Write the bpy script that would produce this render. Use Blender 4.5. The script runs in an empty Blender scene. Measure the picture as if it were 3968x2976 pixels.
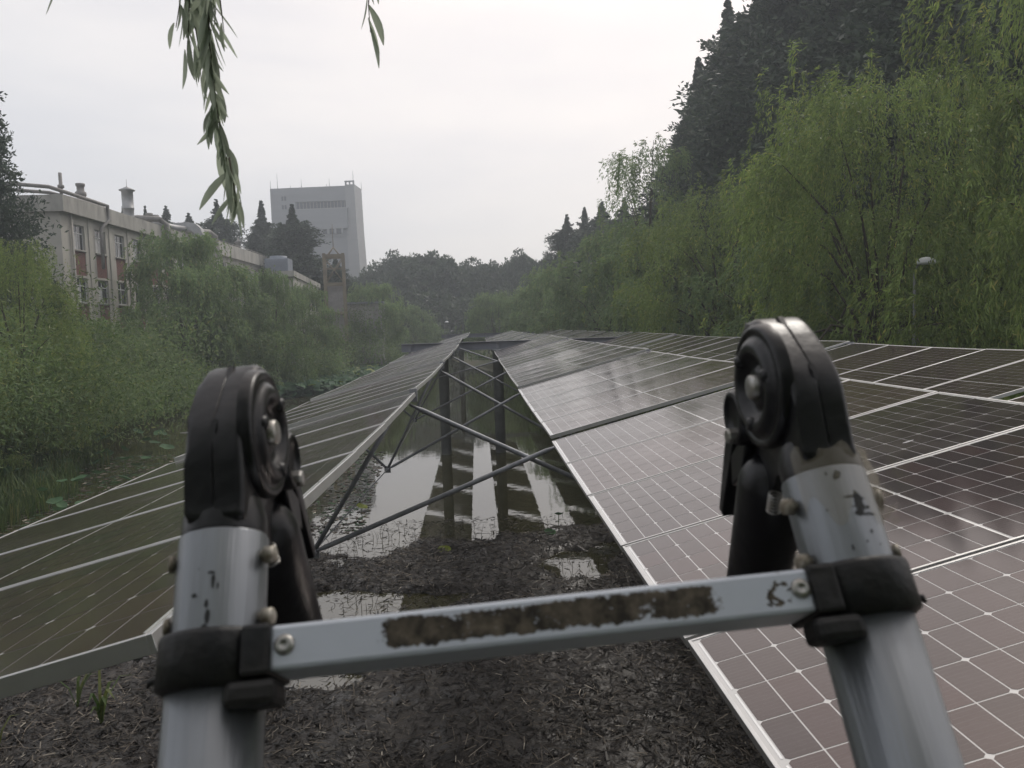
import bpy, bmesh, math, random
import numpy as np
from mathutils import Vector, Matrix

rad = math.radians
SC = bpy.context.scene
COL = SC.collection

# ------------------------------------------------------------------ camera
CAM_H = 5.0
PITCH, YAW, ROLL, FPX = rad(4.25), rad(2.4), rad(1.9), 795.0


def cam_basis():
    cy, sy, cp, sp = math.cos(YAW), math.sin(YAW), math.cos(PITCH), math.sin(PITCH)
    cr, sr = math.cos(ROLL), math.sin(ROLL)
    fwd = Vector((sy * cp, cy * cp, -sp))
    right = Vector((cy, -sy, 0))
    up = right.cross(fwd)
    return cr * right - sr * up, cr * up + sr * right, fwd


cam = bpy.data.cameras.new('camera')
cam_o = bpy.data.objects.new('camera', cam)
COL.objects.link(cam_o)
_r, _u, _f = cam_basis()
m = Matrix.Identity(4)
for i in range(3):
    m[i][0], m[i][1], m[i][2] = _r[i], _u[i], -_f[i]
m[2][3] = CAM_H
cam_o.matrix_world = m
cam.sensor_width = 36.0
cam.lens = FPX / 1024 * 36.0
cam.clip_start = 0.05
cam.clip_end = 2000
cam.dof.use_dof = True
cam.dof.focus_distance = 9.0
cam.dof.aperture_fstop = 11.0
SC.camera = cam_o

# ------------------------------------------------------------------ sky and sun
SUN_AZ, SUN_EL = rad(32), rad(48)
world = bpy.data.worlds.new('World')
SC.world = world
world.use_nodes = True
nt = world.node_tree
nt.nodes.clear()
w_out = nt.nodes.new('ShaderNodeOutputWorld')
w_bg = nt.nodes.new('ShaderNodeBackground')
w_sky = nt.nodes.new('ShaderNodeTexSky')
w_sky.sky_type = 'NISHITA'
w_sky.sun_disc = False
w_sky.sun_elevation = SUN_EL
w_sky.sun_rotation = SUN_AZ
w_sky.air_density = 1.0
w_sky.dust_density = 5.0
w_sky.ozone_density = 1.0
w_tc = nt.nodes.new('ShaderNodeTexCoord')
w_map = nt.nodes.new('ShaderNodeMapping')
w_map.inputs['Scale'].default_value = (1.5, 1.5, 6.0)
w_map.inputs['Rotation'].default_value = (0.25, 0.3, 0.4)
w_noise = nt.nodes.new('ShaderNodeTexNoise')
w_noise.inputs['Scale'].default_value = 1.6
w_noise.inputs['Detail'].default_value = 5.0
w_noise.inputs['Roughness'].default_value = 0.55
w_ramp = nt.nodes.new('ShaderNodeValToRGB')
w_ramp.color_ramp.elements[0].position = 0.3
w_ramp.color_ramp.elements[0].color = (0.83, 0.84, 0.87, 1)
w_ramp.color_ramp.elements[1].position = 0.72
w_ramp.color_ramp.elements[1].color = (1.0, 0.985, 0.97, 1)
w_veil = nt.nodes.new('ShaderNodeMix')
w_veil.data_type = 'RGBA'
w_veil.blend_type = 'MULTIPLY'
w_veil.inputs[0].default_value = 1.0
w_veil.inputs[7].default_value = (7.0, 7.0, 7.25, 1)
w_mix = nt.nodes.new('ShaderNodeMix')
w_mix.data_type = 'RGBA'
w_mix.inputs[0].default_value = 0.86
w_dot = nt.nodes.new('ShaderNodeVectorMath')
w_dot.operation = 'DOT_PRODUCT'
w_dot.inputs[1].default_value = (math.sin(SUN_AZ) * math.cos(SUN_EL), math.cos(SUN_AZ) * math.cos(SUN_EL), math.sin(SUN_EL))
w_glow = nt.nodes.new('ShaderNodeValToRGB')
w_glow.color_ramp.interpolation = 'EASE'
w_glow.color_ramp.elements[0].position = 0.35
w_glow.color_ramp.elements[0].color = (0.85, 0.87, 0.905, 1)
w_glow.color_ramp.elements[1].position = 0.95
w_glow.color_ramp.elements[1].color = (1.12, 1.065, 1.03, 1)
w_gm = nt.nodes.new('ShaderNodeMix')
w_gm.data_type = 'RGBA'
w_gm.blend_type = 'MULTIPLY'
w_gm.inputs[0].default_value = 1.0
w_gm.inputs[7].default_value = (7.5, 7.3, 7.15, 1)
nt.links.new(w_tc.outputs['Generated'], w_dot.inputs[0])
nt.links.new(w_dot.outputs['Value'], w_glow.inputs['Fac'])
nt.links.new(w_glow.outputs['Color'], w_gm.inputs[6])
nt.links.new(w_gm.outputs[2], w_veil.inputs[7])
nt.links.new(w_tc.outputs['Generated'], w_map.inputs['Vector'])
nt.links.new(w_map.outputs[0], w_noise.inputs['Vector'])
nt.links.new(w_noise.outputs['Fac'], w_ramp.inputs['Fac'])
nt.links.new(w_ramp.outputs['Color'], w_veil.inputs[6])
nt.links.new(w_sky.outputs[0], w_mix.inputs[6])
nt.links.new(w_veil.outputs[2], w_mix.inputs[7])
nt.links.new(w_mix.outputs[2], w_bg.inputs['Color'])
w_bg.inputs['Strength'].default_value = 0.148
nt.links.new(w_bg.outputs[0], w_out.inputs[0])

sun = bpy.data.lights.new('sun', 'SUN')
sun.energy = 1.25
sun.angle = rad(14)
sun.color = (1.0, 0.95, 0.88)
sun_o = bpy.data.objects.new('sun', sun)
COL.objects.link(sun_o)
sd = Vector((math.sin(SUN_AZ) * math.cos(SUN_EL), math.cos(SUN_AZ) * math.cos(SUN_EL), math.sin(SUN_EL)))
sun_o.rotation_euler = (-sd).to_track_quat('-Z', 'Y').to_euler()
sun_o.location = (0, 0, 80)

vs = SC.view_settings
vs.view_transform = 'Standard'
vs.look = 'None'
vs.exposure = 0.0
vs.gamma = 1.0
vs.use_curve_mapping = False
SC.cycles.max_bounces = 6
SC.cycles.diffuse_bounces = 3
SC.cycles.glossy_bounces = 3
SC.cycles.transmission_bounces = 4
SC.cycles.transparent_max_bounces = 6
SC.cycles.volume_bounces = 0
SC.cycles.use_denoising = True
HAZE_DENSITY = 0.0017

# ------------------------------------------------------------------ materials


def mat(name, color, rough=0.6, metal=0.0, var=0.0, var_scale=4.0, color2=None, bump=0.0, bump_scale=20.0,
        coat=0.0, spec=0.5, ramp=(0.35, 0.65), detail=5.0, coords='Object', rough2=None, stretch=None):
    M = bpy.data.materials.new(name)
    M.use_nodes = True
    t = M.node_tree
    b = t.nodes['Principled BSDF']
    b.inputs['Roughness'].default_value = rough
    b.inputs['Metallic'].default_value = metal
    b.inputs['Coat Weight'].default_value = coat
    b.inputs['Coat Roughness'].default_value = 0.05
    b.inputs['Specular IOR Level'].default_value = spec
    b.inputs['Base Color'].default_value = (*color, 1)
    tc = t.nodes.new('ShaderNodeTexCoord')
    src = tc.outputs[coords]
    if stretch:
        mp = t.nodes.new('ShaderNodeMapping')
        mp.inputs['Scale'].default_value = stretch
        t.links.new(src, mp.inputs[0])
        src = mp.outputs[0]
    if color2 is None and var:
        color2 = tuple(max(0, c * (1 - var)) for c in color)
    if color2 is not None:
        n = t.nodes.new('ShaderNodeTexNoise')
        n.inputs['Scale'].default_value = var_scale
        n.inputs['Detail'].default_value = detail
        n.inputs['Roughness'].default_value = 0.6
        r = t.nodes.new('ShaderNodeValToRGB')
        r.color_ramp.elements[0].position = ramp[0]
        r.color_ramp.elements[1].position = ramp[1]
        r.color_ramp.elements[0].color = (*color2, 1)
        r.color_ramp.elements[1].color = (*color, 1)
        t.links.new(src, n.inputs['Vector'])
        t.links.new(n.outputs['Fac'], r.inputs['Fac'])
        t.links.new(r.outputs['Color'], b.inputs['Base Color'])
        if rough2 is not None:
            q = t.nodes.new('ShaderNodeMapRange')
            q.inputs[1].default_value, q.inputs[2].default_value = ramp
            q.inputs[3].default_value, q.inputs[4].default_value = rough2, rough
            t.links.new(n.outputs['Fac'], q.inputs[0])
            t.links.new(q.outputs[0], b.inputs['Roughness'])
    if bump:
        n2 = t.nodes.new('ShaderNodeTexNoise')
        n2.inputs['Scale'].default_value = bump_scale
        n2.inputs['Detail'].default_value = 6
        bp = t.nodes.new('ShaderNodeBump')
        bp.inputs['Strength'].default_value = bump
        bp.inputs['Distance'].default_value = 0.02
        t.links.new(src, n2.inputs['Vector'])
        t.links.new(n2.outputs['Fac'], bp.inputs['Height'])
        t.links.new(bp.outputs[0], b.inputs['Normal'])
    return M


def leaf_mat(name, c1, c2, c3=None, trans=0.35, rough=0.5, scale=0.8):
    """per-leaf hue scatter (random per island) times clump variation, part translucent"""
    M = bpy.data.materials.new(name)
    M.use_nodes = True
    t = M.node_tree
    b = t.nodes['Principled BSDF']
    out = t.nodes['Material Output']
    b.inputs['Roughness'].default_value = rough
    b.inputs['Specular IOR Level'].default_value = 0.3
    g = t.nodes.new('ShaderNodeNewGeometry')
    r = t.nodes.new('ShaderNodeValToRGB')
    r.color_ramp.elements[0].color = (*c1, 1)
    r.color_ramp.elements[1].color = (*c2, 1)
    r.color_ramp.elements[1].position = 0.9
    if c3:
        e = r.color_ramp.elements.new(1.0)
        e.color = (*c3, 1)
    t.links.new(g.outputs['Random Per Island'], r.inputs['Fac'])
    tc = t.nodes.new('ShaderNodeTexCoord')
    n = t.nodes.new('ShaderNodeTexNoise')
    n.inputs['Scale'].default_value = scale
    n.inputs['Detail'].default_value = 3
    mr = t.nodes.new('ShaderNodeMapRange')
    mr.inputs[1].default_value, mr.inputs[2].default_value = 0.3, 0.7
    mr.inputs[3].default_value, mr.inputs[4].default_value = 0.62, 1.35
    mx = t.nodes.new('ShaderNodeMix')
    mx.data_type = 'RGBA'
    mx.blend_type = 'MULTIPLY'
    mx.inputs[0].default_value = 1.0
    cb = t.nodes.new('ShaderNodeCombineColor')
    t.links.new(tc.outputs['Object'], n.inputs['Vector'])
    t.links.new(n.outputs['Fac'], mr.inputs[0])
    for k in range(3):
        t.links.new(mr.outputs[0], cb.inputs[k])
    t.links.new(r.outputs['Color'], mx.inputs[6])
    t.links.new(cb.outputs[0], mx.inputs[7])
    t.links.new(mx.outputs[2], b.inputs['Base Color'])
    tr = t.nodes.new('ShaderNodeBsdfTranslucent')
    t.links.new(mx.outputs[2], tr.inputs['Color'])
    ms = t.nodes.new('ShaderNodeMixShader')
    ms.inputs[0].default_value = trans
    t.links.new(b.outputs[0], ms.inputs[1])
    t.links.new(tr.outputs[0], ms.inputs[2])
    t.links.new(ms.outputs[0], out.inputs['Surface'])
    return M


M_ALU = mat('frame_aluminium', (0.62, 0.62, 0.62), 0.38, 0.85, var=0.12, var_scale=6)
M_STEEL = mat('galvanised_steel', (0.27, 0.28, 0.30), 0.5, 0.25, var=0.35, var_scale=9)
M_BEAM = mat('beam_grey_paint', (0.20, 0.21, 0.24), 0.6, 0.1, var=0.2, var_scale=1.5)
M_COLUMN = mat('column_dark_concrete', (0.25, 0.26, 0.265), 0.75, 0, var=0.35, var_scale=2.0, bump=0.2)
M_BACK = mat('panel_backsheet', (0.56, 0.555, 0.545), 0.25, 0, coat=1.0, var=0.1, var_scale=3)
M_RIBBON = mat('busbar_ribbon', (0.75, 0.76, 0.76), 0.3, 0.6, coat=0.8)
M_RAIL = mat('rail_anodised', (0.23, 0.245, 0.265), 0.38, 0.75, color2=(0.185, 0.195, 0.205), var_scale=30, detail=9, stretch=(1, 1, .05), bump=0.12, bump_scale=140)
M_PLASTIC = mat('black_plastic', (0.035, 0.031, 0.030), 0.5, 0, color2=(0.006, 0.006, 0.008), var_scale=22, spec=0.4, rough2=0.33, detail=8, ramp=(0.56, 0.80), bump=0.06, bump_scale=60)
M_COLLAR = mat('collar_plastic', (0.008, 0.009, 0.011), 0.5, 0, spec=0.35, color2=(0.018, 0.016, 0.015), var_scale=18, bump=0.15, bump_scale=70)
M_ZINC = mat('zinc_rivet', (0.42, 0.42, 0.41), 0.35, 0.8, color2=(0.26, 0.24, 0.21), var_scale=60)
M_DULLBOLT = mat('worn_bolt', (0.34, 0.32, 0.28), 0.5, 0.5, color2=(0.16, 0.13, 0.09), var_scale=160)
M_MARK = mat('black_smear', (0.02, 0.021, 0.022), 0.6, var=0.4, var_scale=200)
M_CONCRETE = mat('facade_render', (0.42, 0.40, 0.36), 0.85, 0, color2=(0.35, 0.34, 0.31), var_scale=0.7, bump=0.2, bump_scale=8)
M_CONCRETE2 = mat('parapet_concrete', (0.38, 0.37, 0.34), 0.85, 0, color2=(0.22, 0.215, 0.2), var_scale=1.1, ramp=(0.3, 0.6), stretch=(1, 1, .35), bump=0.2, bump_scale=8)
M_TOWER = mat('tower_cladding', (0.23, 0.235, 0.25), 0.8, 0, var=0.1, var_scale=0.25, stretch=(.2, .2, 3))
M_TOWER2 = mat('tower_side_cladding', (0.28, 0.28, 0.285), 0.8, 0, var=0.1, var_scale=0.25, stretch=(.2, .2, 3))
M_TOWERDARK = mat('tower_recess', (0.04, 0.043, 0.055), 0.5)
M_BRICK = mat('brick_red', (0.19, 0.088, 0.072), 0.9, 0, color2=(0.135, 0.066, 0.056), var_scale=3.0, bump=0.1, bump_scale=30)
M_MORTAR = mat('mortar', (0.30, 0.25, 0.22), 0.9, var=0.2)
M_WFRAME = mat('window_frame_white', (0.55, 0.56, 0.57), 0.5, var=0.1)
M_GLASS = mat('window_glass', (0.03, 0.035, 0.04), 0.06, 0, spec=0.8, var=0.3, var_scale=0.6)
M_CURTAIN = mat('pale_curtain', (0.5, 0.5, 0.5), 0.9, var=0.15, var_scale=2)
M_DUCT = mat('galvanised_duct', (0.36, 0.365, 0.37), 0.5, 0.45, var=0.25, var_scale=1.5)
M_PIPE = mat('lagged_pipe_grey', (0.27, 0.26, 0.25), 0.7, 0.1, var=0.35, var_scale=1.5)
M_YELLOW = mat('faded_yellow_steel', (0.22, 0.185, 0.125), 0.7, 0, color2=(0.15, 0.125, 0.09), var_scale=1.2)
M_SHEET = mat('grey_sheeting', (0.36, 0.34, 0.34), 0.7, var=0.25, var_scale=2)
M_COOL = mat('cooling_unit_bluegrey', (0.20, 0.225, 0.27), 0.6, var=0.15, var_scale=3)
M_LAMP = mat('lamp_white', (0.7, 0.71, 0.74), 0.4, var=0.1)
M_POLE = mat('lamp_pole_grey', (0.22, 0.23, 0.22), 0.55, 0.3, var=0.2)
M_CABLE = mat('dark_blue_cable', (0.008, 0.012, 0.028), 0.5, var=0.3)
M_BARK = mat('willow_bark', (0.075, 0.062, 0.045), 0.9, 0, var=0.5, var_scale=6, stretch=(3, 3, .5), bump=0.5, bump_scale=12)
M_CONBARK = mat('conifer_bark', (0.09, 0.07, 0.055), 0.9, 0, var=0.5, var_scale=6, stretch=(3, 3, .3), bump=0.5, bump_scale=12)
M_WILLOW = leaf_mat('willow_leaf', (0.125, 0.195, 0.085), (0.22, 0.30, 0.125), (0.29, 0.29, 0.12), trans=0.5, scale=0.5)
M_WILLOWB = leaf_mat('willow_leaf_yellowish', (0.115, 0.175, 0.05), (0.24, 0.315, 0.09), (0.36, 0.34, 0.10), trans=0.5, scale=0.6)
M_CONIFER = leaf_mat('conifer_needles', (0.030, 0.048, 0.034), (0.065, 0.09, 0.055), trans=0.3, scale=0.45)
M_BROAD = leaf_mat('broadleaf_leaf', (0.03, 0.05, 0.028), (0.06, 0.085, 0.042), trans=0.3, scale=0.3)
M_NEARLEAF = leaf_mat('hanging_willow_leaf', (0.27, 0.31, 0.25), (0.32, 0.37, 0.27), trans=0.72, scale=3)
M_TWIG = mat('willow_twig', (0.06, 0.055, 0.03), 0.7, var=0.3)
M_BUSH = leaf_mat('bush_leaf', (0.07, 0.12, 0.04), (0.15, 0.21, 0.07), (0.24, 0.25, 0.08), trans=0.45, scale=0.6)
M_GRASS = leaf_mat('bank_grass', (0.045, 0.085, 0.025), (0.10, 0.14, 0.04), (0.2, 0.19, 0.07), trans=0.3, scale=0.6)
M_LOTUS = leaf_mat('lotus_leaf', (0.03, 0.075, 0.038), (0.055, 0.115, 0.05), trans=0.2, rough=0.7, scale=1.2)
M_LOTUSY = leaf_mat('lotus_leaf_yellow', (0.14, 0.18, 0.02), (0.20, 0.24, 0.03), trans=0.3, rough=0.45, scale=1.2)
M_STRAW = leaf_mat('dead_reed', (0.035, 0.028, 0.021), (0.17, 0.145, 0.115), (0.46, 0.42, 0.35), trans=0.0, rough=0.7, scale=0.8)
M_ROT = leaf_mat('rotten_reed', (0.006, 0.005, 0.0045), (0.026, 0.021, 0.017), (0.07, 0.057, 0.044), trans=0.0, rough=0.5, scale=0.8)
M_STUB = mat('reed_stub', (0.05, 0.045, 0.03), 0.8, var=0.4, var_scale=3)


def mud_material():
    M = mat('wet_mud', (0.026, 0.021, 0.017), 0.6, 0, color2=(0.012, 0.010, 0.008), var_scale=1.4, ramp=(0.35, 0.66),
            bump=1.0, bump_scale=14, rough2=0.26, spec=0.5, coords='Object')
    return M


M_MUD = mud_material()
M_EARTH = mat('bank_earth', (0.07, 0.06, 0.035), 0.95, 0, color2=(0.035, 0.05, 0.02), var_scale=0.3, bump=0.4, bump_scale=3)


def water_material():
    M = bpy.data.materials.new('pond_water')
    M.use_nodes = True
    t = M.node_tree
    b = t.nodes['Principled BSDF']
    b.inputs['Base Color'].default_value = (0.045, 0.042, 0.02, 1)
    b.inputs['Roughness'].default_value = 0.025
    b.inputs['IOR'].default_value = 1.9
    tc = t.nodes.new('ShaderNodeTexCoord')
    n = t.nodes.new('ShaderNodeTexNoise')
    n.inputs['Scale'].default_value = 2.6
    n.inputs['Detail'].default_value = 4
    bp = t.nodes.new('ShaderNodeBump')
    bp.inputs['Strength'].default_value = 0.05
    bp.inputs['Distance'].default_value = 0.03
    t.links.new(tc.outputs['Object'], n.inputs['Vector'])
    t.links.new(n.outputs['Fac'], bp.inputs['Height'])
    t.links.new(bp.outputs[0], b.inputs['Normal'])
    return M


M_WATER = water_material()


def cell_material():
    M = bpy.data.materials.new('solar_cell')
    M.use_nodes = True
    t = M.node_tree
    b = t.nodes['Principled BSDF']
    tc = t.nodes.new('ShaderNodeTexCoord')
    oi = t.nodes.new('ShaderNodeObjectInfo')
    sx = t.nodes.new('ShaderNodeSeparateXYZ')
    t.links.new(tc.outputs['Object'], sx.inputs[0])
    # fine busbar wires across the cell, 18.4 mm apart along the short side of the panel
    mlt = t.nodes.new('ShaderNodeMath')
    mlt.operation = 'MULTIPLY'
    mlt.inputs[1].default_value = 1 / 0.0184
    fr = t.nodes.new('ShaderNodeMath')
    fr.operation = 'FRACT'
    lt = t.nodes.new('ShaderNodeMath')
    lt.operation = 'LESS_THAN'
    lt.inputs[1].default_value = 0.035
    t.links.new(sx.outputs['Y'], mlt.inputs[0])
    t.links.new(mlt.outputs[0], fr.inputs[0])
    t.links.new(fr.outputs[0], lt.inputs[0])
    base = t.nodes.new('ShaderNodeValToRGB')
    base.color_ramp.elements[0].color = (0.018, 0.013, 0.014, 1)
    base.color_ramp.elements[1].color = (0.044, 0.023, 0.023, 1)
    t.links.new(oi.outputs['Random'], base.inputs[0])
    mx = t.nodes.new('ShaderNodeMix')
    mx.data_type = 'RGBA'
    mx.inputs[7].default_value = (0.10, 0.095, 0.09, 1)
    t.links.new(lt.outputs[0], mx.inputs[0])
    t.links.new(base.outputs[0], mx.inputs[6])
    # thin dust film, thicker towards drip streaks along the fall line
    dm = t.nodes.new('ShaderNodeMapping')
    dm.inputs['Scale'].default_value = (1.0, 6.0, 1.0)
    dn_ = t.nodes.new('ShaderNodeTexNoise')
    dn_.inputs['Scale'].default_value = 2.5
    dn_.inputs['Detail'].default_value = 8
    dn_.inputs['Roughness'].default_value = 0.7
    dr = t.nodes.new('ShaderNodeMapRange')
    dr.inputs[1].default_value, dr.inputs[2].default_value = 0.3, 0.75
    dr.inputs[3].default_value, dr.inputs[4].default_value = 0.05, 0.24
    t.links.new(tc.outputs['Object'], dm.inputs[0])
    t.links.new(dm.outputs[0], dn_.inputs['Vector'])
    t.links.new(dn_.outputs['Fac'], dr.inputs[0])
    du = t.nodes.new('ShaderNodeMix')
    du.data_type = 'RGBA'
    du.inputs[7].default_value = (0.13, 0.12, 0.125, 1)
    t.links.new(dr.outputs[0], du.inputs[0])
    t.links.new(mx.outputs[2], du.inputs[6])
    t.links.new(du.outputs[2], b.inputs['Base Color'])
    b.inputs['Roughness'].default_value = 0.10
    b.inputs['Specular IOR Level'].default_value = 0.88
    b.inputs['Specular Tint'].default_value = (1.0, 0.87, 0.83, 1)
    # light dust film makes the gloss uneven
    n = t.nodes.new('ShaderNodeTexNoise')
    n.inputs['Scale'].default_value = 2.2
    n.inputs['Detail'].default_value = 6
    mr = t.nodes.new('ShaderNodeMapRange')
    mr.inputs[1].default_value, mr.inputs[2].default_value = 0.35, 0.7
    mr.inputs[3].default_value, mr.inputs[4].default_value = 0.08, 0.2
    t.links.new(tc.outputs['Object'], n.inputs['Vector'])
    t.links.new(n.outputs['Fac'], mr.inputs[0])
    t.links.new(mr.outputs[0], b.inputs['Roughness'])
    return M


M_CELL = cell_material()


def rung_material():
    """white-lacquered aluminium rung with a torn, dirty sticker residue along its front"""
    M = bpy.data.materials.new('rung_lacquer')
    M.use_nodes = True
    t = M.node_tree
    b = t.nodes['Principled BSDF']
    tc = t.nodes.new('ShaderNodeTexCoord')
    sx = t.nodes.new('ShaderNodeSeparateXYZ')
    t.links.new(tc.outputs['Object'], sx.inputs[0])

    def noise(scale, det=6):
        n = t.nodes.new('ShaderNodeTexNoise')
        n.inputs['Scale'].default_value = scale
        n.inputs['Detail'].default_value = det
        n.inputs['Roughness'].default_value = 0.65
        t.links.new(tc.outputs['Object'], n.inputs['Vector'])
        return n.outputs['Fac']

    def math_(op, a, bb, clamp=False):
        k = t.nodes.new('ShaderNodeMath')
        k.operation = op
        k.use_clamp = clamp
        for i, v in enumerate((a, bb)):
            if isinstance(v, (int, float)):
                k.inputs[i].default_value = v
            else:
                t.links.new(v, k.inputs[i])
        return k.outputs[0]

    def box_mask(v, lo, hi, soft):
        a = t.nodes.new('ShaderNodeMapRange')
        a.inputs[1].default_value, a.inputs[2].default_value = lo - soft, lo + soft
        t.links.new(v, a.inputs[0])
        c = t.nodes.new('ShaderNodeMapRange')
        c.inputs[1].default_value, c.inputs[2].default_value = hi - soft, hi + soft
        c.inputs[3].default_value, c.inputs[4].default_value = 1, 0
        t.links.new(v, c.inputs[0])
        return math_('MULTIPLY', a.outputs[0], c.outputs[0])

    patch = math_('MULTIPLY', box_mask(sx.outputs['X'], -0.108, 0.115, 0.011), box_mask(sx.outputs['Z'], -0.0098, 0.0112, 0.0036))
    patch = math_('MULTIPLY', patch, math_('LESS_THAN', sx.outputs['Y'], -0.02))
    n1 = math_('ADD', math_('MULTIPLY', noise(230, 8), 0.55), math_('MULTIPLY', noise(48, 4), 0.55))
    sm = t.nodes.new('ShaderNodeMapRange')
    sm.inputs[1].default_value, sm.inputs[2].default_value = 0.915, 0.99
    t.links.new(math_('ADD', math_('MULTIPLY', patch, 0.5), math_('MULTIPLY', n1, 1.05)), sm.inputs[0])
    m1 = sm.outputs[0]
    # round residue near one end
    dx = math_('SUBTRACT', sx.outputs['X'], 0.153)
    rr = math_('SQRT', math_('ADD', math_('MULTIPLY', dx, dx), math_('MULTIPLY', sx.outputs['Z'], sx.outputs['Z'])), 0)
    ring = box_mask(rr, 0.002, 0.0115, 0.004)
    ring = math_('MULTIPLY', ring, math_('LESS_THAN', sx.outputs['Y'], -0.02))
    m2 = math_('GREATER_THAN', math_('ADD', math_('MULTIPLY', ring, 0.42), math_('MULTIPLY', noise(130, 3), 1.2)), 0.97)
    mask = math_('MAXIMUM', m1, m2)
    # small chips along the edges
    chips = math_('GREATER_THAN', noise(260, 3), 0.735)
    mask = math_('MAXIMUM', mask, chips)
    rp = t.nodes.new('ShaderNodeValToRGB')
    rp.color_ramp.elements[0].color = (0.028, 0.024, 0.019, 1)
    rp.color_ramp.elements[0].position = 0.38
    rp.color_ramp.elements[1].color = (0.15, 0.125, 0.095, 1)
    rp.color_ramp.elements[1].position = 0.66
    e_ = rp.color_ramp.elements.new(0.74)
    e_.color = (0.30, 0.29, 0.27, 1)
    t.links.new(noise(85, 9), rp.inputs[0])
    lac = t.nodes.new('ShaderNodeValToRGB')
    lac.color_ramp.elements[0].color = (0.48, 0.515, 0.585, 1)
    lac.color_ramp.elements[1].color = (0.57, 0.605, 0.675, 1)
    t.links.new(noise(25), lac.inputs[0])
    mx = t.nodes.new('ShaderNodeMix')
    mx.data_type = 'RGBA'
    t.links.new(mask, mx.inputs[0])
    t.links.new(lac.outputs[0], mx.inputs[6])
    t.links.new(rp.outputs[0], mx.inputs[7])
    t.links.new(mx.outputs[2], b.inputs['Base Color'])
    rg = t.nodes.new('ShaderNodeMapRange')
    rg.inputs[3].default_value, rg.inputs[4].default_value = 0.4, 0.9
    t.links.new(mask, rg.inputs[0])
    t.links.new(rg.outputs[0], b.inputs['Roughness'])
    bp = t.nodes.new('ShaderNodeBump')
    bp.inputs['Strength'].default_value = 0.4
    bp.inputs['Distance'].default_value = 0.001
    t.links.new(mask, bp.inputs['Height'])
    t.links.new(bp.outputs[0], b.inputs['Normal'])
    b.inputs['Metallic'].default_value = 0.15
    return M


M_RUNG = rung_material()


def tape_material():
    M = bpy.data.materials.new('clear_tape')
    M.use_nodes = True
    t = M.node_tree
    b = t.nodes['Principled BSDF']
    b.inputs['Base Color'].default_value = (0.45, 0.40, 0.30, 1)
    b.inputs['Roughness'].default_value = 0.25
    b.inputs['Alpha'].default_value = 0.2
    return M


M_TAPE = tape_material()

# ------------------------------------------------------------------ mesh helpers


def link(o, parent=None):
    COL.objects.link(o)
    if parent is not None:
        o.parent = parent
    return o


def tag(o, label=None, cat=None, group=None, kind=None):
    for k, v in (('label', label), ('category', cat), ('group', group), ('kind', kind)):
        if v:
            o[k] = v
    return o


def thing(name, label, cat, loc=(0, 0, 0), rotz=0.0, group=None):
    o = bpy.data.objects.new(name, None)
    o.empty_display_size = 0.2
    link(o)
    o.location = loc
    o.rotation_euler = (0, 0, rotz)
    return tag(o, label, cat, group, 'thing')


def mesh_obj(name, me, parent=None, loc=None, rot=None):
    o = bpy.data.objects.new(name, me)
    link(o, parent)
    if loc is not None:
        o.location = loc
    if rot is not None:
        o.rotation_euler = rot
    return o


def bm_mesh(name, bm, mats, smooth=False, angle=None):
    bmesh.ops.recalc_face_normals(bm, faces=bm.faces[:])
    me = bpy.data.meshes.new(name)
    bm.to_mesh(me)
    bm.free()
    if not isinstance(mats, (list, tuple)):
        mats = [mats]
    for mm in mats:
        me.materials.append(mm)
    if smooth:
        me.polygons.foreach_set('use_smooth', [True] * len(me.polygons))
        if angle:
            try:
                me.set_sharp_from_angle(angle=rad(angle))
            except Exception:
                pass
    return me


def quads_mesh(name, V, mats, mi=None):
    """V: (n,4,3) array of separate quads"""
    n = len(V)
    me = bpy.data.meshes.new(name)
    me.vertices.add(n * 4)
    me.vertices.foreach_set('co', np.ascontiguousarray(V, dtype=np.float32).reshape(-1))
    me.loops.add(n * 4)
    me.loops.foreach_set('vertex_index', np.arange(n * 4, dtype=np.int32))
    me.polygons.add(n)
    me.polygons.foreach_set('loop_start', np.arange(0, n * 4, 4, dtype=np.int32))
    me.polygons.foreach_set('loop_total', np.full(n, 4, dtype=np.int32))
    if not isinstance(mats, (list, tuple)):
        mats = [mats]
    for mm in mats:
        me.materials.append(mm)
    if mi is not None:
        me.polygons.foreach_set('material_index', np.asarray(mi, dtype=np.int32))
    me.update(calc_edges=True)
    return me


def add_box(bm, lo, hi, M=None, bevel=0.0, mi=0):
    vs_ = []
    for z in (lo[2], hi[2]):
        for (x, y) in ((lo[0], lo[1]), (hi[0], lo[1]), (hi[0], hi[1]), (lo[0], hi[1])):
            v = Vector((x, y, z))
            vs_.append(bm.verts.new(M @ v if M is not None else v))
    f = [(0, 3, 2, 1), (4, 5, 6, 7), (0, 1, 5, 4), (1, 2, 6, 5), (2, 3, 7, 6), (3, 0, 4, 7)]
    fs = []
    for q in f:
        fc = bm.faces.new([vs_[i] for i in q])
        fc.material_index = mi
        fs.append(fc)
    if bevel:
        es = list({e for fc in fs for e in fc.edges})
        bmesh.ops.bevel(bm, geom=es, offset=bevel, segments=2, profile=0.5, affect='EDGES')
    return vs_


def frame_to(d):
    d = Vector(d).normalized()
    a = Vector((0, 0, 1)) if abs(d.z) < 0.9 else Vector((1, 0, 0))
    x = a.cross(d).normalized()
    return x, d.cross(x)


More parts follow.
